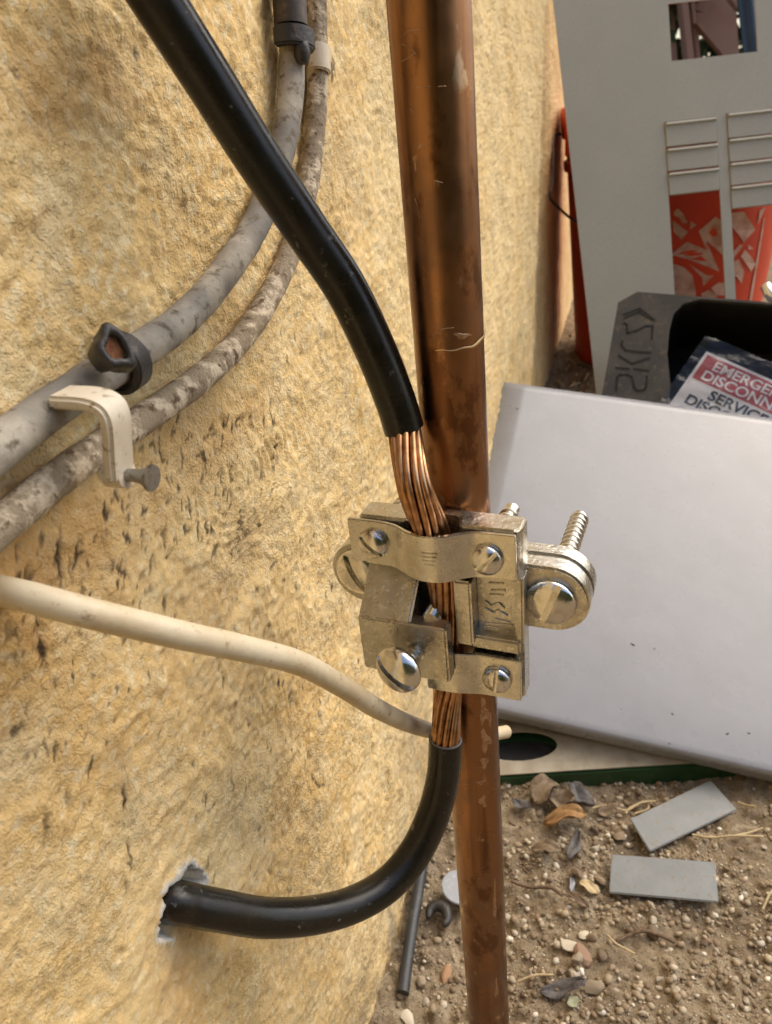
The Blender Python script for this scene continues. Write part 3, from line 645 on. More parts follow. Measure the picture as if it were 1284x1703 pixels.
for (rr2, tt) in pr:
    for k in range(22):
        a = 2*PI*k/22; w_ = 1+.14*math.sin(3*a+1)+.09*math.sin(5*a+2*tt*900); vv.append(lc+ex*rr2*w_*math.cos(a)*.85+ey*rr2*w_*math.sin(a)*1.1+eyeT*tt)
for i in range(len(pr)-1):
    for k in range(22): fc.append((i*22+k, i*22+(k+1) % 22, (i+1)*22+(k+1) % 22, (i+1)*22+k))
lg = kidof(from_data('lug', vv, fc, M['black_plastic']), e1)
rv = [lc+ex*.0022*math.cos(2*PI*k/16)*.85+ey*.0022*math.sin(2*PI*k/16)*1.1+eyeT*.0006 for k in range(16)]
rf = from_data('rusty_nail', rv, [tuple(range(16))], M['rust']); rf.parent = lg
e2, c2, t2, n2, s2 = black_clip(484, 68, 'black plastic clip at the top of the upper cable', nx=((486, 100), (482, 30)), r=.0054)
lc2 = wall3(502, 84, .010)
kidof(tube('lug', [lc2+t2*q for q in (-.0035, -.002, 0, .002, .0035)], [.0016, .0024, .0026, .0024, .0016], M['black_plastic'], None, 14), e2)
e3 = empty('small_cable_clip', tuple(wall3(525, 100, .004))); tag(e3, 'small off-white clip strapped over the weathered cable near the top edge', 'clip')
uc3, zc3 = wall_px(527, 100, .0045)
hz3 = [(.0045+.0047*math.cos(a), 0) for a in (0,)]
a_ = wall3(528, 130, .0045); b_ = wall3(527, 60, .0045); tt_ = (b_-a_)/np.linalg.norm(b_-a_); nn_ = WN; ss_ = np.cross(tt_, nn_); cc_ = wall3(526, 100, .0045)
bm = bmesh.new(); rows = []
for ang in np.linspace(R(-100), R(100), 21):
    dr = nn_*math.cos(ang)+ss_*math.sin(ang); rows.append([bm.verts.new(cc_+dr*rr2+tt_*q) for (rr2, q) in ((.0037, -.0042), (.0037, .0042), (.0049, .0040), (.0049, -.0040))])
for i2 in range(len(rows)-1):
    for k in range(4): bm.faces.new((rows[i2][k], rows[i2][(k+1) % 4], rows[i2+1][(k+1) % 4], rows[i2+1][k]))
bm.faces.new(rows[0]); bm.faces.new(list(reversed(rows[-1]))); bevel_all(bm, .0004, 2, 40); kidof(from_bm('band', bm, M['white_plastic']), e3)
kidof(tube('nail_boss', [wall3(544, 112, h) for h in (0, .003, .0055)], .0024, M['white_plastic'], None, 14), e3)

# cream cable hanging in front of the wall and passing behind the rod
cw = [at(-60, 968, .142), at(0, 982, .139), at(60, 996, .136), at(150, 1020, .138), at(300, 1056, .148), at(420, 1082, .163), at(500, 1104, .178), at(570, 1142, .197), at(630, 1180, .22), at(690, 1207, .255), at(750, 1222, .30), at(800, 1224, .325), at(842, 1217, .34)]
wcab = tube('cream_cable', spline(cw, 10), .0029, M['cream'], None, 24); origin_to(wcab, cw[6]); tag(wcab, 'thin cream cable running across the wall and behind the rod', 'cable')

# ------------------------------------------------------------------ grey panel cover with knockout slots, leaning on the bucket
LEAN = R(21); PC = np.array([.33, .90, .25]); PS = np.array([1.0, 0, 0]); PT = np.array([0, math.sin(LEAN), math.cos(LEAN)]); PN = np.array([0, -math.cos(LEAN), math.sin(LEAN)])
def cov(s, t, q=0.0): return PC+PS*s*.001+PT*t*.001+PN*q*.001
cover = empty('panel_cover', tuple(cov(100, -190))); tag(cover, 'grey steel breaker panel cover with a square window and slots, leaning on the red bucket', 'panel')
S0, S1, T0_, T1 = -71, 300, -196, 380
holes = [(51, 150, 206, 267), (38, 98, -170, 141), (110, 172, -170, 143)]
def sheet_with_holes(name, S0, S1, T0, T1, holes, th, m):
    xs = sorted({S0, S1, *[h[0] for h in holes], *[h[1] for h in holes]}); ys = sorted({T0, T1, *[h[2] for h in holes], *[h[3] for h in holes]})
    bm = bmesh.new(); V = {}
    def vt(i, j):
        if (i, j) not in V: V[(i, j)] = bm.verts.new(cov(xs[i]-((ys[j]-65)*.034 if i == 0 else 0), ys[j]))
        return V[(i, j)]
    for i in range(len(xs)-1):
        for j in range(len(ys)-1):
            cx_, cy_ = (xs[i]+xs[i+1])/2, (ys[j]+ys[j+1])/2
            if any(h[0] < cx_ < h[1] and h[2] < cy_ < h[3] for h in holes): continue
            bm.faces.new((vt(i, j), vt(i+1, j), vt(i+1, j+1), vt(i, j+1)))
    bmesh.ops.recalc_face_normals(bm, faces=bm.faces[:])
    ex_ = bmesh.ops.extrude_face_region(bm, geom=bm.faces[:]); mv = [g for g in ex_['geom'] if isinstance(g, bmesh.types.BMVert)]
    bmesh.ops.translate(bm, verts=mv, vec=Vector(-PN*th)); 
    return from_bm(name, bm, m, None, False)
kidof(sheet_with_holes('sheet', S0, S1, T0_, T1, holes, .0016, M['cover']), cover)
bm = bmesh.new(); add_prism(bm, [(0, 0), (-.012, 0), (-.012, -.0016), (-.0012, -.0016), (0, -.0016)], 'z', 0, .001); bm.free()
def blank_plate(s0, s1, t0, t1, nm='knockout_blank', m=None):
    bm = bmesh.new(); hs = .5
    prof = [(t0, -.4), (t0+.7, 1.2), (t1-5.0, 1.6), (t1-3.2, 4.2), (t1-.9, 3.4), (t1-.1, -.4)]
    rows = []
    for (s, sh) in ((s0, .9), (s0+1.0, 0), (s1-1.0, 0), (s1, .9)): rows.append([bm.verts.new(cov(s, t, max(q-sh, -.6))) for (t, q) in prof]+[bm.verts.new(cov(s, t1-.1, -1.2)), bm.verts.new(cov(s, t0, -1.2))])
    for i in range(len(rows)-1):
        n = len(rows[i])
        for k in range(n): bm.faces.new((rows[i][k], rows[i][(k+1) % n], rows[i+1][(k+1) % n], rows[i+1][k]))
    bm.faces.new(rows[0]); bm.faces.new(list(reversed(rows[-1])))
    return kidof(from_bm(nm, bm, m or M['cover'], None, True, 30), cover)
for (a, b) in ((113.0, 140.2), (86.0, 111.2), (59.2, 84.4)): blank_plate(38.6, 97.4, a, b)
for (a, b) in ((115.0, 142.4), (88.6, 114.0), (62.4, 87.6), (36.4, 61.4)): blank_plate(110.6, 171.4, a, b)

# ------------------------------------------------------------------ red bucket behind the cover
BC = at(1108, 430, 1.115); BC = np.array([BC[0]-.007, 1.118, 0.0]); BZ = float(ground_z(BC[0], BC[1])); BH = .345
def brad(z): return .128+(.150-.128)*(z/BH)
bucket = empty('red_bucket', (BC[0], BC[1], BZ)); tag(bucket, 'red plastic bucket with pale printed shapes behind the grey panel cover', 'bucket')
prof = [(0, .004), (.122, .004), (.127, 0), (brad(.004), .006)]+[(brad(z), z) for z in np.linspace(.02, .255, 12)]+[(brad(.263), .263), (brad(.263)+.005, .265), (brad(.275)+.005, .277), (brad(.279), .279), (brad(.305), .305), (brad(.31)+.005, .307), (brad(.32)+.006, .32), (brad(.335)+.006, .337), (brad(.345)+.004, BH), (brad(.345)-.003, BH), (brad(.31)-.004, .31), (brad(.02)-.004, .02), (0, .014)]
seg = 72; vv, fc = [], []
for (r_, z_) in prof:
    for k in range(seg): vv.append((r_*math.cos(2*PI*k/seg), r_*math.sin(2*PI*k/seg), z_))
for i in range(len(prof)-1):
    for k in range(seg): fc.append((i*seg+k, i*seg+(k+1) % seg, (i+1)*seg+(k+1) % seg, (i+1)*seg+k))
from_data('bucket_body', vv, fc, M['red'], bucket, True, 40)
def on_bucket(px, py, off=.0006):
    d = ray(px, py); lo, hi = .6, 1.5; best = None
    for t in np.linspace(.85, 1.4, 1100):
        p = CO+d*t; zz = p[2]-BZ
        if math.hypot(p[0]-BC[0], p[1]-BC[1]) <= brad(min(max(zz, 0), BH))+off: best = p; break
    if best is None: return None
    a = math.atan2(best[1]-BC[1], best[0]-BC[0]); z = best[2]-BZ; return a, z
def print_poly(pts):
    q = [on_bucket(1080+x*.1589, 280+y*.1589) for x, y in pts]
    if any(v is None for v in q): return None
    return [(a, z) for a, z in q]
polys = [[(245, 540), (400, 665), (335, 745), (250, 660)], [(255, 455), (300, 420), (350, 470), (400, 570), (350, 575), (315, 520), (260, 490)], [(430, 550), (490, 590), (425, 640)], [(515, 655), (690, 505), (820, 600), (820, 960), (600, 760), (590, 840)],
         [(200, 920), (390, 770), (590, 850), (605, 790), (730, 1080), (430, 960), (200, 890)], [(200, 990), (280, 1005), (370, 1040), (450, 1120), (485, 1290), (480, 1420), (330, 1420), (220, 1380)], [(410, 1000), (600, 1120), (670, 1120), (560, 1230), (550, 1140)], [(640, 1250), (720, 1195), (840, 1200), (840, 1330), (700, 1330)],
         [(540, 1310), (620, 1270), (720, 1340), (560, 1400)], [(820, 470), (980, 450), (1105, 640), (985, 775), (950, 720), (860, 610)], [(1150, 440), (1215, 400), (1130, 590)], [(1000, 850), (1110, 1000), (1060, 1080), (950, 920)], [(860, 990), (930, 950), (990, 1080), (960, 1210), (905, 1130), (860, 1120)], [(1192, 520), (1206, 520), (1068, 1380), (1040, 1380)], [(1030, 800), (1085, 840), (1030, 850)], [(845, 900), (940, 800), (980, 800), (860, 960)]]
pv, pf = [], []
for pl in polys:
    q = print_poly(pl)
    if q is None: continue
    # subdivide the outline so that the patch follows the curve
    fine = []
    for i in range(len(q)):
        for k in range(3): t = k/3; fine.append((q[i][0]*(1-t)+q[(i+1) % len(q)][0]*t, q[i][1]*(1-t)+q[(i+1) % len(q)][1]*t))
    tri = geometry.tessellate_polygon([[Vector((a*.14, z, 0)) for a, z in fine]])
    b0 = len(pv)
    for a, z in fine: r_ = brad(z)+.0011; pv.append((r_*math.cos(a), r_*math.sin(a), z))
    pf += [tuple(b0+k for k in t) for t in tri]
from_data('printed_graphic', pv, pf, M['print'], bucket, False)
# lug and wire bail on the bucket's left side
a0 = R(192)
lugbm = bmesh.new(); add_prism(lugbm, rect(-.016, .016, .286, .334), 'x', brad(.3)-.002, brad(.3)+.0125); bevel_all(lugbm, .002, 2)
lo = from_bm('handle_lug', lugbm, M['red'], bucket); lo.rotation_euler = (0, 0, a0)
bp_ = [at(944, 223, 1.06), at(928, 224, 1.03), at(920, 232, .99), at(919, 300, .965), at(915, 328, .955), at(930, 346, .965), at(948, 362, .97), at(990, 400, 1.03), at(1060, 440, .985), ]
hw_ = tube('wire_handle', spline(bp_[:7]+[at(975, 380, .975), at(1010, 410, .98)], 8), .0017, M['wire'], None, 10); kidof(hw_, bucket)

# ------------------------------------------------------------------ grey tote with a black opening
TY = R(20); TL_ = R(38); TP = at(1060, 600, .715); TS = np.array([math.cos(TY), -math.sin(TY), 0]); tn0 = np.array([-math.sin(TY), -math.cos(TY), 0])
TT = -tn0*math.sin(TL_)+np.array([0, 0, math.cos(TL_)]); TN = tn0*math.cos(TL_)+np.array([0, 0, math.sin(TL_)])
def tpx(x, y):
    v = on_plane(x, y, TP, TN)-TP; return float(v@TS), float(v@TT)
def tw(s, t, q=0.0): return TP+TS*s+TT*t+TN*q
tote = empty('tool_tote', tuple(tw(.1, -.12, -.05))); tag(tote, 'dusty grey plastic tote with raised edge and black opening, behind the pale steel sheet', 'tote')
so_, to_ = tpx(1028, 503); s1_, t1_ = tpx(1060, 485); sb_, tb_ = tpx(996, 640)
s_tr, t_tr = tpx(1284, 503)
slope = (t_tr-t1_)/(s_tr-s1_); SRt = s1_+.34
outer = [(so_, to_), (s1_, t1_), (SRt, t1_+slope*(SRt-s1_)), (SRt, t1_-.20), (sb_+(sb_-so_)*.5, t1_-.20)]
i_l = tpx(1115, 640); i_ul = tpx(1112, 545)
opn = [tpx(*p) for p in [(1112, 680), (1115, 640), (1110, 590), (1113, 550), (1120, 522), (1136, 505), (1165, 497)]]+[(SRt-.03, opn_t) for opn_t in [tpx(1165, 497)[1]+slope*(SRt-.03-tpx(1165, 497)[0])]]+[(SRt-.03, t1_-.175), (tpx(1112, 680)[0], t1_-.175)]
def plate_with_hole(name, outer, hole, q0, q1, m, smooth=False):
    tri = geometry.tessellate_polygon([[Vector((a, b, 0)) for a, b in outer], [Vector((a, b, 0)) for a, b in hole]])
    allp = outer+hole; n = len(allp); no = len(outer); v = [tw(a, b, q0) for a, b in allp]+[tw(a, b, q1) for a, b in allp]
    f = [tuple(t) for t in tri]+[tuple(n+k for k in reversed(t)) for t in tri]
    for lst, b0 in ((outer, 0), (hole, no)):
        for i in range(len(lst)): j = (i+1) % len(lst); f.append((b0+i, b0+j, n+b0+j, n+b0+i))
    bm = bmesh.new(); vs = [bm.verts.new(tuple(p)) for p in v]
    for fc_ in f:
        try: bm.faces.new([vs[k] for k in fc_])
        except ValueError: pass
    return from_bm(name, bm, m, None, smooth)
kidof(plate_with_hole('face_plate', outer, opn, 0, -.006, M['tote']), tote)
def shell(name, poly, q0, q1, m, closed=True):
    n = len(poly); v = [tw(a, b, q0) for a, b in poly]+[tw(a, b, q1) for a, b in poly]; f = [(i, (i+1) % n, n+(i+1) % n, n+i) for i in range(n)]
    if closed: f.append(tuple(range(n, 2*n)))
    return from_data(name, v, f, m, None, False)
kidof(shell('outer_wall', [(a, b) for a, b in outer], -.006, -.13, M['tote']), tote)
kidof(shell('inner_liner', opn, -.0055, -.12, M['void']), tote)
strokes = [[(240, 225), (355, 183), (458, 264)], [(252, 246), (350, 206), (440, 258)], [(245, 283), (262, 297), (270, 355), (330, 340), (395, 305), (445, 305), (440, 395)], [(235, 408), (225, 435), (255, 475), (320, 485), (432, 492)], [(205, 512), (300, 570), (422, 530)], [(188, 598), (280, 606)], [(315, 606), (417, 620)], [(190, 755), (195, 668), (215, 648), (270, 648), (300, 665), (318, 740), (340, 760), (385, 755), (400, 735), (405, 660)]]
bm = bmesh.new()
for st in strokes:
    P = [np.array(tpx(980+x*.2368, 470+y*.2368)) for x, y in st]
    for i in range(len(P)-1):
        d = P[i+1]-P[i]; l = np.linalg.norm(d); d /= l; n = np.array([-d[1], d[0]])*.0010; a = P[i]-d*.0007; b = P[i+1]+d*.0007
        vs = [bm.verts.new(tuple(tw(p[0], p[1], q))) for q in (.0004, -.003) for p in (a+n, a-n, b-n, b+n)]
        bm.faces.new(vs[:4]); bm.faces.new(vs[4:][::-1])
        for k in range(4): bm.faces.new((vs[k], vs[(k+1) % 4], vs[4+(k+1) % 4], vs[4+k]))
kidof(from_bm('groove_shade_lettering', bm, M['groove_shade'], None, False), tote)  # proud black strips stand in for the shade in engraved letters
bm = bmesh.new()                                                    # dust crust and nicks along the left edge
ch = tube('chrome_handle', spline([at(1274, 476, .74), at(1281, 490, .735), at(1296, 505, .735), at(1325, 515, .74)], 6), .0052, M['chrome'], None, 14); origin_to(ch, at(1296, 505, .735)); tag(ch, 'bright chrome tool handle at the right edge above the tote', 'tool')

# ------------------------------------------------------------------ warning label in a clear bag, lying in the tote's opening
LN = np.array([-.20, -.62, .76]); LN /= np.linalg.norm(LN); LP = at(1200, 640, .690)
lx = on_plane(1262, 634, LP, LN)-on_plane(1185, 600, LP, LN); lx /= np.linalg.norm(lx); ly = np.cross(LN, lx)
def lpx(x, y): v = on_plane(x, y, LP, LN)-LP; return float(v@lx), float(v@ly)
def lw(a, b, q=0.0): return LP+lx*a+ly*b+LN*q
lab = empty('warning_label', tuple(LP)); tag(lab, 'red and white emergency disconnect label in a clear bag inside the tote', 'label')
ra, rb = lpx(1181, 592); _, rb2 = lpx(1151, 628)
LWID = .150; bx0 = min(ra, lpx(1151, 628)[0]); RED_H = rb-rb2
def lquad(name, a0, a1, b0, b1, q, m, bend=0):
    n = 12; v = []; f = []
    for i in range(n+1):
        a = a0+(a1-a0)*i/n
        for b in (b0, b1): v.append(lw(a, b, q))
    for i in range(n): f.append((2*i, 2*i+2, 2*i+3, 2*i+1))
    return kidof(from_data(name, v, f, m, None, False), lab)
lquad('label_sheet', bx0-.003, bx0+LWID+.003, rb2-RED_H*1.25, rb+.003, 0, M['label_white'])
lquad('red_header', bx0, bx0+LWID, rb2, rb, .0004, M['label_red'])
def text(body, a, b, h, q, m, wfac=1.0):
    c = bpy.data.curves.new('lettering', 'FONT'); c.body = body; c.size = 1.0; c.offset = .022
    o = bpy.data.objects.new('tmp_text', c); col.objects.link(o); dg = bpy.context.evaluated_depsgraph_get(); dg.update()
    me = bpy.data.meshes.new_from_object(o.evaluated_get(dg)); bpy.data.objects.remove(o); bpy.data.curves.remove(c)
    s = h/.70
    for v in me.vertices: p = lw(a+v.co.x*s*wfac, b+v.co.y*s, q); v.co = Vector(p)
    me.materials.clear(); return kidof(link('lettering', me, m), lab)
th_ = RED_H*.36
text('EMERGENCY', bx0+.010, rb-RED_H*.10-th_, th_, .0008, M['label_white'], 1.04)
text('DISCONNECT', bx0+.006, rb2+RED_H*.09, th_, .0008, M['label_white'], 1.04)
text('SERVICE', bx0+.022, rb2-RED_H*.12-th_, th_, .0008, M['label_ink'], 1.04)
text('DISCONNECT', bx0+.006, rb2-RED_H*.22-2*th_, th_, .0008, M['label_ink'], 1.04)
fa, fb = lpx(1166, 574); n = 16; v = []; f = []
for i in range(n+1):
    for j in range(n+1):
        a = bx0-.012+(LWID+.03)*i/n; b = rb2-RED_H*1.4+(rb+.018-(rb2-RED_H*1.4))*j/n
        v.append(lw(a, b, .0022+.0018*math.sin(i*1.3+j*.7)*math.cos(j*1.9)))
for i in range(n):
    for j in range(n): f.append((i*(n+1)+j, (i+1)*(n+1)+j, (i+1)*(n+1)+j+1, i*(n+1)+j+1))
kidof(from_data('clear_bag', v, f, M['film']), lab)

# ------------------------------------------------------------------ pale steel sheet with a folded front lip
zl, zr = .055, .020
d_ = ray(690, 1150); BL = CO+d_*((zl-CAMH)/d_[2]); d_ = ray(1284, 1287); BR = CO+d_*((zr-CAMH)/d_[2]); ev = BR-BL
r0 = ray(825, 632); TLp = CO+r0*(np.dot(ev, BL-CO)/np.dot(ev, r0)); e_u = ev/np.linalg.norm(ev); f_u = TLp-BL; SLEN = np.linalg.norm(f_u); f_u /= SLEN; s_n = np.cross(e_u, f_u)
SW = .305
def sh(a, b, q=0.0): return BL+e_u*a+f_u*b+s_n*q
sheet = empty('steel_sheet', tuple(BL)); tag(sheet, 'pale grey enamelled steel door sheet with folded lip, lying tilted behind the clamp', 'panel')
def fold_path():     # cross-section from the rear edge to the lip (b, q)
    pr = [(SLEN, -.012), (SLEN, -.002), (SLEN-.002, 0)]
    for b in np.linspace(SLEN-.01, .006, 14): pr.append((b, 0))
    for k in range(1, 7): a = PI/2*k/6; pr.append((.0035-.0035*math.sin(a)+.0, -.0035+.0035*math.cos(a)))
    pr.append((0, -.0125)); pr.append((.010, -.0125)); return pr
fp = fold_path(); na = 10; v, f = [], []
for i in range(na+1):
    a = SW*i/na
    for (b, q) in fp: v.append(sh(a, b, q+.0008*math.sin(a*9)*math.sin(max(b, 0)*9)))
for i in range(na):
    for k in range(len(fp)-1): f.append((i*len(fp)+k, (i+1)*len(fp)+k, (i+1)*len(fp)+k+1, i*len(fp)+k+1))
s_o = from_data('face', v, f, M['enamel'], None, True, 50)
sm = s_o.modifiers.new('thickness', 'SOLIDIFY'); sm.thickness = .0012; sm.offset = 0
kidof(s_o, sheet)
for s in (0, SW):       # side lips
    bm = bmesh.new(); sg = 1 if s else -1; vs = [bm.verts.new(tuple(sh(s+sg*dx, b, q))) for dx in (.0008, -.0005) for (b, q) in ((.001, -.0005), (SLEN-.001, -.0005), (SLEN-.001, -.012), (.001, -.012))]
    bm.faces.new(vs[:4]); bm.faces.new(vs[4:][::-1])
    for k in range(4): bm.faces.new((vs[k], vs[(k+1) % 4], vs[4+(k+1) % 4], vs[4+k]))
    kidof(from_bm('side_lip', bm, M['enamel'], None, False), sheet)
def sheet_px(x, y): P = on_plane(x, y, BL, s_n); return float((P-BL)@e_u), float((P-BL)@f_u)
bm = bmesh.new()                                                    # crumbs of dirt lying on the sheet
for (x, y, s) in [(860, 681, 7), (1052, 1073, 12), (1088, 1080, 8), (1146, 940, 6), (1199, 1039, 6), (1209, 1221, 7), (1245, 1220, 6), (1118, 1188, 6), (1060, 822, 4), (868, 730, 4), (1171, 791, 5), (1211, 1155, 4), (1113, 1237, 4), (1116, 928, 3), (1158, 832, 3), (1130, 1093, 3), (1033, 1180, 3), (1180, 1125, 3)]:
    a, b = sheet_px(x, y); r_ = s*.00022; an = random.uniform(0, PI); vs = []
    for k in range(6):
        t = 2*PI*k/6; p, q = math.cos(t)*r_*random.uniform(.8, 1.3), math.sin(t)*r_*.45*random.uniform(.7, 1.3)
        vs.append(bm.verts.new(tuple(sh(a+p*math.cos(an)-q*math.sin(an), b+p*math.sin(an)+q*math.cos(an), .0007))))
    tp = bm.verts.new(tuple(sh(a, b, .0007+r_*.5)))
    for k in range(6): bm.faces.new((vs[k], vs[(k+1) % 6], tp))
cr = from_bm('dirt_crumbs', bm, M['twig']); origin_to(cr, sh(.1, .1)); tag(cr, 'dark crumbs of dirt scattered on the pale steel sheet', 'dirt', kind='stuff')

# ------------------------------------------------------------------ flat carton with a green band under the sheet
g0 = on_ground(812, 1316); g1 = on_ground(1110, 1297); gu = g1-g0; gu[2] = 0; gu /= np.linalg.norm(gu); gv = np.array([-gu[1], gu[0], 0])
def cb(a, b, z): return g0+gu*a+gv*b+np.array([0, 0, z])
carton = empty('flat_carton', tuple(g0)); tag(carton, 'flat cream carton with a dark green lower band, wedged under the steel sheet', 'carton')
bm = bmesh.new(); vs = [bm.verts.new(tuple(cb(a, b, z))) for z in (-.004, .0125) for (a, b) in ((-.06, 0), (.17, 0), (.17, .22), (-.06, .22))]
bm.faces.new(vs[:4][::-1]); bm.faces.new(vs[4:])
for k in range(4): bm.faces.new((vs[k], vs[(k+1) % 4], vs[4+(k+1) % 4], vs[4+k]))
bevel_all(bm, .001, 2); kidof(from_bm('green_band', bm, M['green']), carton)
def top_z(b): return .0128+.030*min(1, max(0, b)/.12)
hc_px = on_plane(880, 1238, g0+np.array([0, 0, .022]), np.array([0, 0, 1.0])); ha = float((hc_px-g0)@gu); hbv = float((hc_px-g0)@gv)
tri_o = [(-.059, .001), (.169, .001), (.169, .218), (-.059, .218)]; tri_h = [(ha+.026*math.cos(t)-.006, hbv+.011*math.sin(t)+.002) for t in np.linspace(0, 2*PI, 24, endpoint=False)]
tri = geometry.tessellate_polygon([[Vector((a, b, 0)) for a, b in tri_o], [Vector((a, b, 0)) for a, b in tri_h]]); allp = tri_o+tri_h
bm = bmesh.new(); vs = [bm.verts.new(tuple(cb(a, b, top_z(b)))) for a, b in allp]
for t in tri:
    try: bm.faces.new([vs[k] for k in t])
    except ValueError: pass
lid = from_bm('cream_lid', bm, M['card'], None, False); sm = lid.modifiers.new('thickness', 'SOLIDIFY'); sm.thickness = .0012; sm.offset = -1; kidof(lid, carton); lid['label'] = 'cream lid with a dark oval hand hole'
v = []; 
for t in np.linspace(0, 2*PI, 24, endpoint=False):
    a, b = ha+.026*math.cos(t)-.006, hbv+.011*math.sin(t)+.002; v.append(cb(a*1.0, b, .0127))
hb_o = from_data('hole_shade_disc', v, [tuple(range(24))], M['void'], None, False); kidof(hb_o, carton)  # black disc stands in for the shade inside the lid's opening

# ------------------------------------------------------------------ knockout blanks and disc on the dirt
def ground_plate(pxs, m, name, label, cat, lift, th=.0016, group=None):
    P = [on_ground(x, y, l) for (x, y), l in zip(pxs, lift)]; bm = bmesh.new()
    n = np.cross(P[1]-P[0], P[3]-P[0]); n /= np.linalg.norm(n); n = n if n[2] > 0 else -n
    vs = [bm.verts.new(tuple(p-n*th)) for p in P]+[bm.verts.new(tuple(p)) for p in P]
    bm.faces.new(vs[:4][::-1]); bm.faces.new(vs[4:])
    for k in range(4): bm.faces.new((vs[k], vs[(k+1) % 4], vs[4+(k+1) % 4], vs[4+k]))
    bevel_all(bm, .0005, 2); o = from_bm(name, bm, m); c = sum(P)/4; origin_to(o, c); tag(o, label, cat, group); return o
ground_plate([(1017, 1420), (1190, 1433), (1195, 1500), (1013, 1484)], M['blank'], 'knockout_blank', 'flat grey steel blank lying level on the dirt, lower of the two', 'metal blank', (.006, .006, .007, .007), group='steel blanks on the dirt')
ground_plate([(1048, 1362), (1182, 1297), (1226, 1346), (1081, 1416)], M['blank'], 'knockout_blank', 'grey steel blank lying aslant by the steel sheet, upper of the two', 'metal blank', (.008, .007, .006, .005), group='steel blanks on the dirt')
dc = on_ground(764, 1476, .006); bm = bmesh.new()
bmesh.ops.create_cone(bm, cap_ends=True, segments=36, radius1=.0108, radius2=.0108, depth=.0016); bevel_all(bm, .0004, 2)
dsk = from_bm('knockout_disc', bm, M['zinc_disc']); dsk.location = dc; dsk.rotation_euler = (R(6), R(10), 0); tag(dsk, 'round zinc knockout disc half hidden behind the foot of the rod', 'metal disc')
# black bit of curled plastic
cP = [on_ground(x, y, .005) for x, y in [(712, 1527), (716, 1512), (728, 1506), (740, 1512), (744, 1528), (738, 1541)]]
o = tube('curled_plastic', spline(cP, 6), [.0012+.0022*math.sin(PI*i/30)**.6 for i in range(31)], M['black_plastic'], None, 12); origin_to(o, cP[2]); tag(o, 'curled scrap of black plastic on the dirt left of the rod', 'scrap')
tb = [on_ground(661, 1650, .006), on_ground(668, 1600, .006), on_ground(677, 1540, .007), on_ground(687, 1484, .008), on_ground(700, 1410, .006), on_ground(712, 1350, .002)]
tb = [p+WN*.003 for p in tb]
o = tube('black_tube', spline(tb, 8), .0034, M['black_tube'], None, 14); origin_to(o, tb[2]); tag(o, 'thin black tube lying along the foot of the wall', 'tube')

# ------------------------------------------------------------------ stones, leaves, straw
def stone_mesh(name, seed, flat=.7):
    bm = bmesh.new(); bmesh.ops.create_icosphere(bm, subdivisions=2, radius=1.0); r2 = np.random.default_rng(seed); dirs = [Vector(r2.normal(size=3)).normalized() for _ in range(11)]; cut = [r2.uniform(.50, .88) for _ in range(11)]
    for v in bm.verts:
        for d, c in zip(dirs, cut):
            k = v.co.dot(d)
            if k > c: v.co -= d*(k-c)
        v.co.z *= flat
    me = bpy.data.meshes.new(name); bm.to_mesh(me); bm.free(); me.polygons.foreach_set('use_smooth', [True]*len(me.polygons)); me.set_sharp_from_angle(angle=R(32)); return me
STONE_COL = [(.29, .22, .145), (.36, .29, .20), (.24, .17, .11), (.44, .38, .29), (.20, .15, .10), (.32, .205, .135)]
smats = []
for i, c in enumerate(STONE_COL): smats.append(mat('pebble_%d' % i, c, .85, noise=[(300, tuple(q*.7 for q in c), .45, .7, 4)], bump=[(700, .4, .0006)], spec=.3))
wmat = mat('pale_flake', (.60, .54, .42), .85, noise=[(300, (.58, .50, .37), .45, .7, 4)], bump=[(600, .4, .0006)])
def pebble(px, py, size_px, m, label, name='pebble', flat=.7, group='loose pebbles on the dirt', asp=None):
    P = on_ground(px, py, size_px*.00011); s = float((P-CO)@CF)/FPX*size_px*.5
    me = stone_mesh(name, random.randint(0, 9999), flat); me.materials.append(m)
    o = bpy.data.objects.new(name, me); col.objects.link(o); o.location = (P[0], P[1], gz(P[0], P[1])+s*flat*.55)
    ax = asp or (random.uniform(.9, 1.25), random.uniform(.7, 1.0)); o.scale = (s*ax[0], s*ax[1], s); o.rotation_euler = (random.uniform(-.25, .25), random.uniform(-.25, .25), random.uniform(0, 6)); tag(o, label, 'pebble', group); return o
special = [(968, 1586, 36, 5, 'reddish tan rounded pebble in the middle of the pale pebble cluster'), (957, 1602, 26, 1, 'tan oval pebble at the foot of the reddish tan one'), (984, 1561, 22, 0, 'small brown pebble at the top right of the pale cluster'), (955, 1621, 26, 3, 'pale pebble just above the grey leaf'), (988, 1643, 30, 1, 'tan angular pebble at the right end of the grey leaf'),
           (934, 1618, 18, 0, 'small brown pebble left of the pale one above the grey leaf'), (1000, 1590, 24, 4, 'dull brown clod right of the reddish tan pebble'), (1031, 1389, 24, 0, 'angular tan pebble left of the aslant steel blank'), (990, 1407, 20, 3, 'pale oval pebble left of the level steel blank'), (960, 1460, 20, 2, 'brown pebble between the leaf litter and the level blank'),
           (998, 1467, 22, 0, 'tan pebble touching the left end of the level blank'), (1086, 1548, 28, 4, 'greenish brown clod above the curved twig'), (1086, 1533, 18, 3, 'pale flat pebble above the brown clod'), (740, 1614, 0, 1, ''), (895, 1538, 14, 3, '')]
for (x, y, s, c, l) in special:
    if s and l: pebble(x, y, s, smats[c], l)
pebble(946, 1570, 34, wmat, 'white broken plaster flake beside the reddish tan pebble', 'plaster_flake', .35, 'pale plaster flakes', (1.3, .8))
pebble(972, 1553, 22, wmat, 'small white plaster flake at the top of the pebble cluster', 'plaster_flake', .4, 'pale plaster flakes')
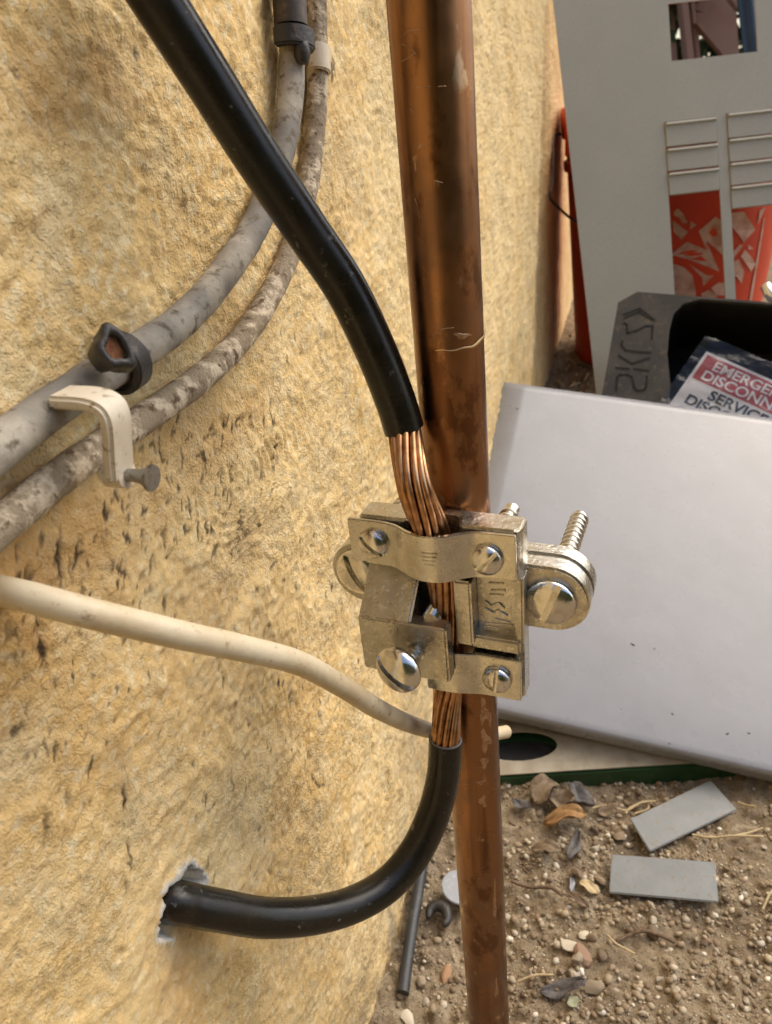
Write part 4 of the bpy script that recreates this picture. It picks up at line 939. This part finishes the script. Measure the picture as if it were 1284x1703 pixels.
pebble(678, 1690, 34, wmat, 'white broken plaster flake at the bottom edge left of the rod', 'plaster_flake', .35, 'pale plaster flakes', (1.2, .9))
pebble(700, 1632, 24, smats[1], 'tan pebble left of the rod near the black tube'); pebble(741, 1618, 28, mat('orange_chip', (.36, .21, .11), .8, bump=[(600, .3, .0006)]), 'orange brown curved chip left of the rod', 'wood_chip', .4, 'wood chips', (1.5, .6))
for i in range(46):
    for _ in range(30):
        x, y = random.uniform(850, 1280), random.uniform(1330, 1695)
        if 1000 < x < 1235 and 1290 < y < 1505: continue
        if x < 1010 and 1540 < y < 1680: continue
        break
    pebble(x, y, random.uniform(9, 16), random.choice(smats), 'small tan or brown pebble lying loose on the dirt right of the rod')
for i in range(14):
    pebble(random.uniform(640, 770), random.uniform(1500, 1698), random.uniform(10, 17), random.choice(smats[:4]), 'small tan pebble lying loose on the dirt left of the rod')
# gravel: one mass of crumbs with a tint per crumb
ico = bmesh.new(); bmesh.ops.create_icosphere(ico, subdivisions=1, radius=1.0); iv = np.array([v.co[:] for v in ico.verts]); ifc = np.array([[v.index for v in f.verts] for f in ico.faces]); ico.free()
NG = 34000
px_ = rng.uniform(-.06, .33, NG); py_ = rng.uniform(.17, .42, NG); nfar = 2600
px_[:nfar] = rng.uniform(.0, .5, nfar); py_[:nfar] = rng.uniform(.42, 1.35, nfar)
keep = ((px_-WA[0])*WN[0]+(py_-WA[1])*WN[1]) > .002
dens = fbm(px_*22, py_*22, 7, 3); keep &= (dens > -.55+.5*rng.random(NG)) | (np.arange(NG) < nfar)
px_, py_ = px_[keep], py_[keep]; n = len(px_)
sz = .00038+.0021*rng.random(n)**6.5; sz[py_ > .42] *= 1.6
zz = ground_h(px_, py_)+sz*.25
sc3 = np.stack([sz*rng.uniform(.8, 1.4, n), sz*rng.uniform(.7, 1.1, n), sz*rng.uniform(.5, .9, n)], 1); an = rng.uniform(0, 2*PI, n)
V = iv[None]*rng.uniform(.78, 1.15, (n, len(iv), 1)); V = V*sc3[:, None, :]
X = V[..., 0]*np.cos(an)[:, None]-V[..., 1]*np.sin(an)[:, None]; Y = V[..., 0]*np.sin(an)[:, None]+V[..., 1]*np.cos(an)[:, None]
V = np.stack([X+px_[:, None], Y+py_[:, None], V[..., 2]+zz[:, None]], -1).reshape(-1, 3)
Fq = (ifc[None]+(np.arange(n)*len(iv))[:, None, None]).reshape(-1, 3).astype(np.int32)
me = bpy.data.meshes.new('gravel'); me.vertices.add(len(V)); me.vertices.foreach_set('co', V.astype(np.float32).ravel()); me.loops.add(Fq.size); me.loops.foreach_set('vertex_index', Fq.ravel()); me.polygons.add(len(Fq)); me.polygons.foreach_set('loop_start', np.arange(0, Fq.size, 3, dtype=np.int32)); me.update(calc_edges=True)
pal = np.array([(.28, .21, .135), (.35, .275, .18), (.41, .34, .235), (.22, .16, .10), (.50, .43, .32), (.66, .60, .49), (.14, .10, .065)]); ci = rng.choice(len(pal), n, p=[.24, .24, .18, .14, .09, .06, .05])
tint = np.ones((len(V), 4), np.float32); tint[:, :3] = np.repeat(pal[ci]*rng.uniform(.8, 1.15, (n, 1)), len(iv), 0)
ca_ = me.attributes.new('tint', 'FLOAT_COLOR', 'POINT'); ca_.data.foreach_set('color', tint.ravel())
gv_o = link('gravel', me, M['stone']); tag(gv_o, 'fine mixed gravel and crumbs covering the dirt', 'gravel', kind='stuff')
# leaves
def leaf(px, py, size_px, m, label, name='dry_leaf', curl=1.0, asp=.6, rot=0, lift=.003):
    P = on_ground(px, py); s = float((P-CO)@CF)/FPX*size_px*.43; v, f = [], []; n = 10; ph = random.uniform(0, 6)
    for i in range(n+1):
        t = i/n*2-1; wd = asp*(1-abs(t)**2.2)**.6+.02
        for j in range(7):
            q = j/6*2-1; wob = 1+.18*math.sin(5*t+ph+q*2)
            v.append((t*s, q*wd*s*wob, s*curl*(.45*q*q*wd+.22*math.sin(t*2.4+ph)+.10*math.sin(q*5+t*4+ph))))
    for i in range(n):
        for j in range(6): f.append((i*7+j, i*7+j+1, (i+1)*7+j+1, (i+1)*7+j))
    o = from_data(name, v, f, m); o.location = (P[0], P[1], gz(P[0], P[1])+lift+s*.1); o.rotation_euler = (random.uniform(-.2, .2), random.uniform(-.2, .2), R(rot)); sm = o.modifiers.new('thickness', 'SOLIDIFY'); sm.thickness = .0004
    tag(o, label, 'leaf'); return o
leaf(936, 1652, 92, M['leaf_grey'], 'long folded grey leaf at the bottom right of the rod', asp=.30, rot=0, curl=.8, lift=.004)
leaf(953, 1675, 26, M['leaf_green'], 'small pale green leaf fragment below the grey leaf', asp=.8, rot=30, curl=.4)
leaf(940, 1372, 84, M['leaf_orange'], 'orange curled dry leaf edge below the green band', asp=.34, rot=4, curl=1.2, lift=.004)
leaf(905, 1330, 64, M['leaf_dry'], 'crumpled brown leaf against the green band, nearest the rod', asp=.7, rot=40, curl=1.3, lift=.005)
leaf(965, 1338, 60, M['leaf_grey'], 'crumpled grey brown leaf against the green band', asp=.6, rot=-50, curl=1.4, lift=.005)
leaf(935, 1345, 50, M['leaf_dry'], 'crumpled brown leaf lying over the orange leaf', asp=.8, rot=-10, curl=1.6, lift=.006)
leaf(955, 1418, 72, M['leaf_grey'], 'narrow dark leaf standing left of the two steel blanks', asp=.28, rot=62, curl=1.0)
leaf(908, 1424, 56, M['leaf_dry'], 'dull brown leaf left of the narrow dark leaf', asp=.5, rot=-20, curl=.8)
leaf(980, 1485, 40, M['straw'], 'pale tan leaf fragment at the corner of the level blank', asp=.5, rot=-40, curl=.6)
leaf(951, 1478, 34, M['zinc_disc'], 'thin pale grey leaf sliver left of the tan fragment', asp=.3, rot=75, curl=.4)
leaf(962, 1508, 44, M['twig'], 'dark brown pointed leaf below the tan fragment', asp=.35, rot=-45, curl=.5)
leaf(1010, 1352, 46, M['leaf_dry'], 'small brown leaf between the orange leaf and the aslant blank', asp=.5, rot=25, curl=1.2)
leaf(868, 1350, 40, M['leaf_grey'], 'small grey leaf scrap just right of the rod below the green band', asp=.5, rot=-35, curl=1.0)
def stem(pts, r, m, label, name, cat, lift=.004):
    P = []
    for (x, y) in pts:
        q = on_ground(x, y); P.append(np.array([q[0], q[1], gz(q[0], q[1])+lift*random.uniform(.7, 1.2)]))
    o = tube(name, spline(P, 6), r, m, None, 7); origin_to(o, P[0]); tag(o, label, cat); return o
stem([(1025, 1569), (1045, 1561), (1070, 1558), (1100, 1563), (1122, 1571)], .0011, M['twig'], 'brown curved twig below the level steel blank', 'twig', 'twig')
stem([(850, 1470), (880, 1482), (915, 1488), (935, 1500)], .0010, M['twig'], 'dark thin twig just right of the rod', 'twig', 'twig')
stem([(1010, 1565), (1025, 1580), (1055, 1596)], .0006, M['straw'], 'pale straw left of the curved twig', 'straw', 'straw')
stem([(1150, 1396), (1180, 1401), (1220, 1402), (1268, 1402)], .0007, M['straw'], 'long pale straw right of the aslant steel blank', 'straw', 'straw')
stem([(1222, 1401), (1245, 1392), (1268, 1384)], .0006, M['straw'], 'short pale straw branching off the long one', 'straw', 'straw')
stem([(985, 1350), (1010, 1346), (1040, 1352), (1065, 1340), (1090, 1336)], .0007, M['straw'], 'looped pale straw touching the aslant steel blank', 'straw', 'straw')
stem([(1040, 1358), (1050, 1340), (1072, 1335), (1078, 1345), (1055, 1354)], .0006, M['straw'], 'tight curl of straw at the corner of the aslant blank', 'straw', 'straw')
stem([(1268, 1515), (1278, 1495), (1290, 1480)], .0006, M['straw'], 'short straw at the right edge beside the level blank', 'straw', 'straw')
stem([(862, 1636), (890, 1632), (920, 1634)], .0006, M['straw'], 'thin straw beside the left end of the grey leaf', 'straw', 'straw')
stem([(1226, 1340), (1240, 1346), (1255, 1352)], .0007, M['straw'], 'short straw at the right corner of the aslant blank', 'straw', 'straw')
for i in range(10):
    x, y = random.uniform(925, 985), random.uniform(590, 640)
    stem([(x, y), (x+random.uniform(-8, 8), y+random.uniform(-5, 5)), (x+random.uniform(-16, 16), y+random.uniform(-9, 9))], .0012, M['straw' if i % 2 else 'twig'], 'dry straw in the litter between the wall and the red bucket', 'straw', 'straw')['group'] = 'litter straw by the bucket'

# ------------------------------------------------------------------ yard beyond: brown timber gate, blue downpipe, shrubs and trees
GD = 3.6
def gp(x, y, d=GD): return at(x, y, d)
gate = empty('timber_gate', tuple(gp(1170, 120)*[1, 1, 0])); tag(gate, 'brown timber gate with a diagonal brace seen through the cover\'s square window', 'gate')
def board(name, pxs, d, th, m, parent):
    P = [gp(x, y, d) for x, y in pxs]; bm = bmesh.new(); n = len(P); off = np.array([0, th, 0])
    vs = [bm.verts.new(tuple(p)) for p in P]+[bm.verts.new(tuple(p+off)) for p in P]; bm.faces.new(vs[:n]); bm.faces.new(vs[n:][::-1])
    for k in range(n): bm.faces.new((vs[k], vs[(k+1) % n], vs[n+(k+1) % n], vs[n+k]))
    bevel_all(bm, .003, 2); return kidof(from_bm(name, bm, m), parent)
def vline(x, y, y2): # keep boards vertical in the world: x shift along the image's lean
    return x+(y2-y)*.108
board('gate_post', [(vline(1138, 50, -420), -420), (vline(1150, 50, -420), -420), (vline(1150, 50, 300), 300), (vline(1138, 50, 300), 300)], 3.55, .06, M['wood'], gate)
board('gate_stile', [(vline(1154, 50, -420), -420), (vline(1161, 50, -420), -420), (vline(1161, 50, 300), 300), (vline(1154, 50, 300), 300)], 3.62, .04, M['wood'], gate)
board('gate_panel', [(1150, -420), (1195, -420), (1224, 0), (1232, 120), (1160, 50), (1157, 20)], 3.68, .03, M['wood'], gate)
board('diagonal_brace', [(1158, 38), (1163, 38), (1250, 135), (1238, 135)], 3.58, .05, M['wood'], gate)
board('upper_brace', [(1195, -30), (1207, -30), (1234, 8), (1230, 18)], 3.56, .05, M['wood'], gate)
board('left_board', [(1060, -420), (1090, -420), (1128, 110), (1112, 110)], 3.75, .03, M['wood'], gate)
board('top_rail', [(1040, -330), (1260, -355), (1262, -335), (1042, -310)], 3.52, .06, M['wood'], gate)
pipe = tube('blue_downpipe', [gp(vline(1247, 50, y), y, 3.0) for y in (-700, -300, 0, 120, 330)], .034, M['bluepipe'], None, 20); origin_to(pipe, gp(1270, 330, 3.0)); tag(pipe, 'blue grey downpipe at the right of the cover\'s square window', 'pipe')
def leaf_cloud(name, c, rad, n, size, m, parent=None, seed=0):
    r2 = np.random.default_rng(seed); clumps = r2.normal(size=(max(6, n//160), 3)); clumps /= np.linalg.norm(clumps, axis=1)[:, None]; clumps *= r2.uniform(.35, 1.0, (len(clumps), 1))**.6*np.array(rad)
    k = r2.integers(0, len(clumps), n); P = clumps[k]+r2.normal(size=(n, 3))*np.array(rad)*.16+np.array(c)
    a = r2.normal(size=(n, 3)); a /= np.linalg.norm(a, axis=1)[:, None]; b = np.cross(a, r2.normal(size=(n, 3))); b /= np.linalg.norm(b, axis=1)[:, None]; s = size*r2.uniform(.6, 1.3, (n, 1))
    V = np.stack([P-a*s, P+b*s*.45, P+a*s, P-b*s*.45], 1).reshape(-1, 3); F_ = np.arange(n*4, dtype=np.int32)
    me = bpy.data.meshes.new(name); me.vertices.add(len(V)); me.vertices.foreach_set('co', V.astype(np.float32).ravel()); me.loops.add(n*4); me.loops.foreach_set('vertex_index', F_); me.polygons.add(n); me.polygons.foreach_set('loop_start', np.arange(0, n*4, 4, dtype=np.int32)); me.update(calc_edges=True)
    return link(name, me, m, parent)
def tree(loc, h, rad, n, seed, label):
    e = empty('tree', (loc[0], loc[1], .08)); r2 = random.Random(seed)
    v, f = tube_data([np.array([.04*math.sin(t*3+seed), .04*math.cos(t*2), t*h]) for t in np.linspace(-.05, 1, 9)], [.09*(1-.7*t) for t in np.linspace(0, 1, 9)], 12); from_data('trunk', v, f, M['bark'], e)
    for k in range(6):
        a = r2.uniform(0, 6.28); z = h*r2.uniform(.5, .85); L_ = rad[0]*r2.uniform(.5, .9)
        v, f = tube_data([np.array([math.cos(a)*L_*t, math.sin(a)*L_*t, z+L_*.6*t]) for t in (0, .4, .7, 1)], [.035, .026, .017, .006], 8); from_data('limb', v, f, M['bark'], e)
    leaf_cloud('crown', (0, 0, h*1.02), rad, n, .055, M['foliage'], e, seed); tag(e, label, 'tree'); return e
tree((1.55, 5.2), 2.2, (1.3, 1.1, 1.1), 9000, 3, 'leafy green tree beyond the brown timber gate')
tree((2.9, 4.3), 2.4, (1.2, 1.2, 1.2), 8000, 5, 'leafy green tree right of the brown timber gate')
sh_o = empty('shrub', (1.75, 4.6, .08)); tag(sh_o, 'leafy shrub showing in the gaps of the brown timber gate', 'shrub'); leaf_cloud('foliage', (0, 0, .55), (.8, .35, .55), 5200, .05, M['foliage'], sh_o, 9)

blocker_hedge = empty('blocker_hedge', (.6, -1.5, 0)); tag(blocker_hedge, 'unseen leafy blocker added to darken what the metal fronts reflect', 'blocker_hedge')  # added out of view so that the metal fronts reflect something dark
leaf_cloud('foliage', (0, 0, .70), (2.6, .32, .80), 16000, .07, M['foliage'], blocker_hedge, 21)
bm = bmesh.new(); add_prism(bm, rect(-2.4, 2.4, -.22, .22), 'z', 0, 1.25)
bmesh.ops.subdivide_edges(bm, edges=bm.edges[:], cuts=6, use_grid_fill=True)
for v in bm.verts: v.co += Vector(rng.normal(size=3))*.05
from_bm('blocker_core', bm, M['foliage'], blocker_hedge, True, 80)
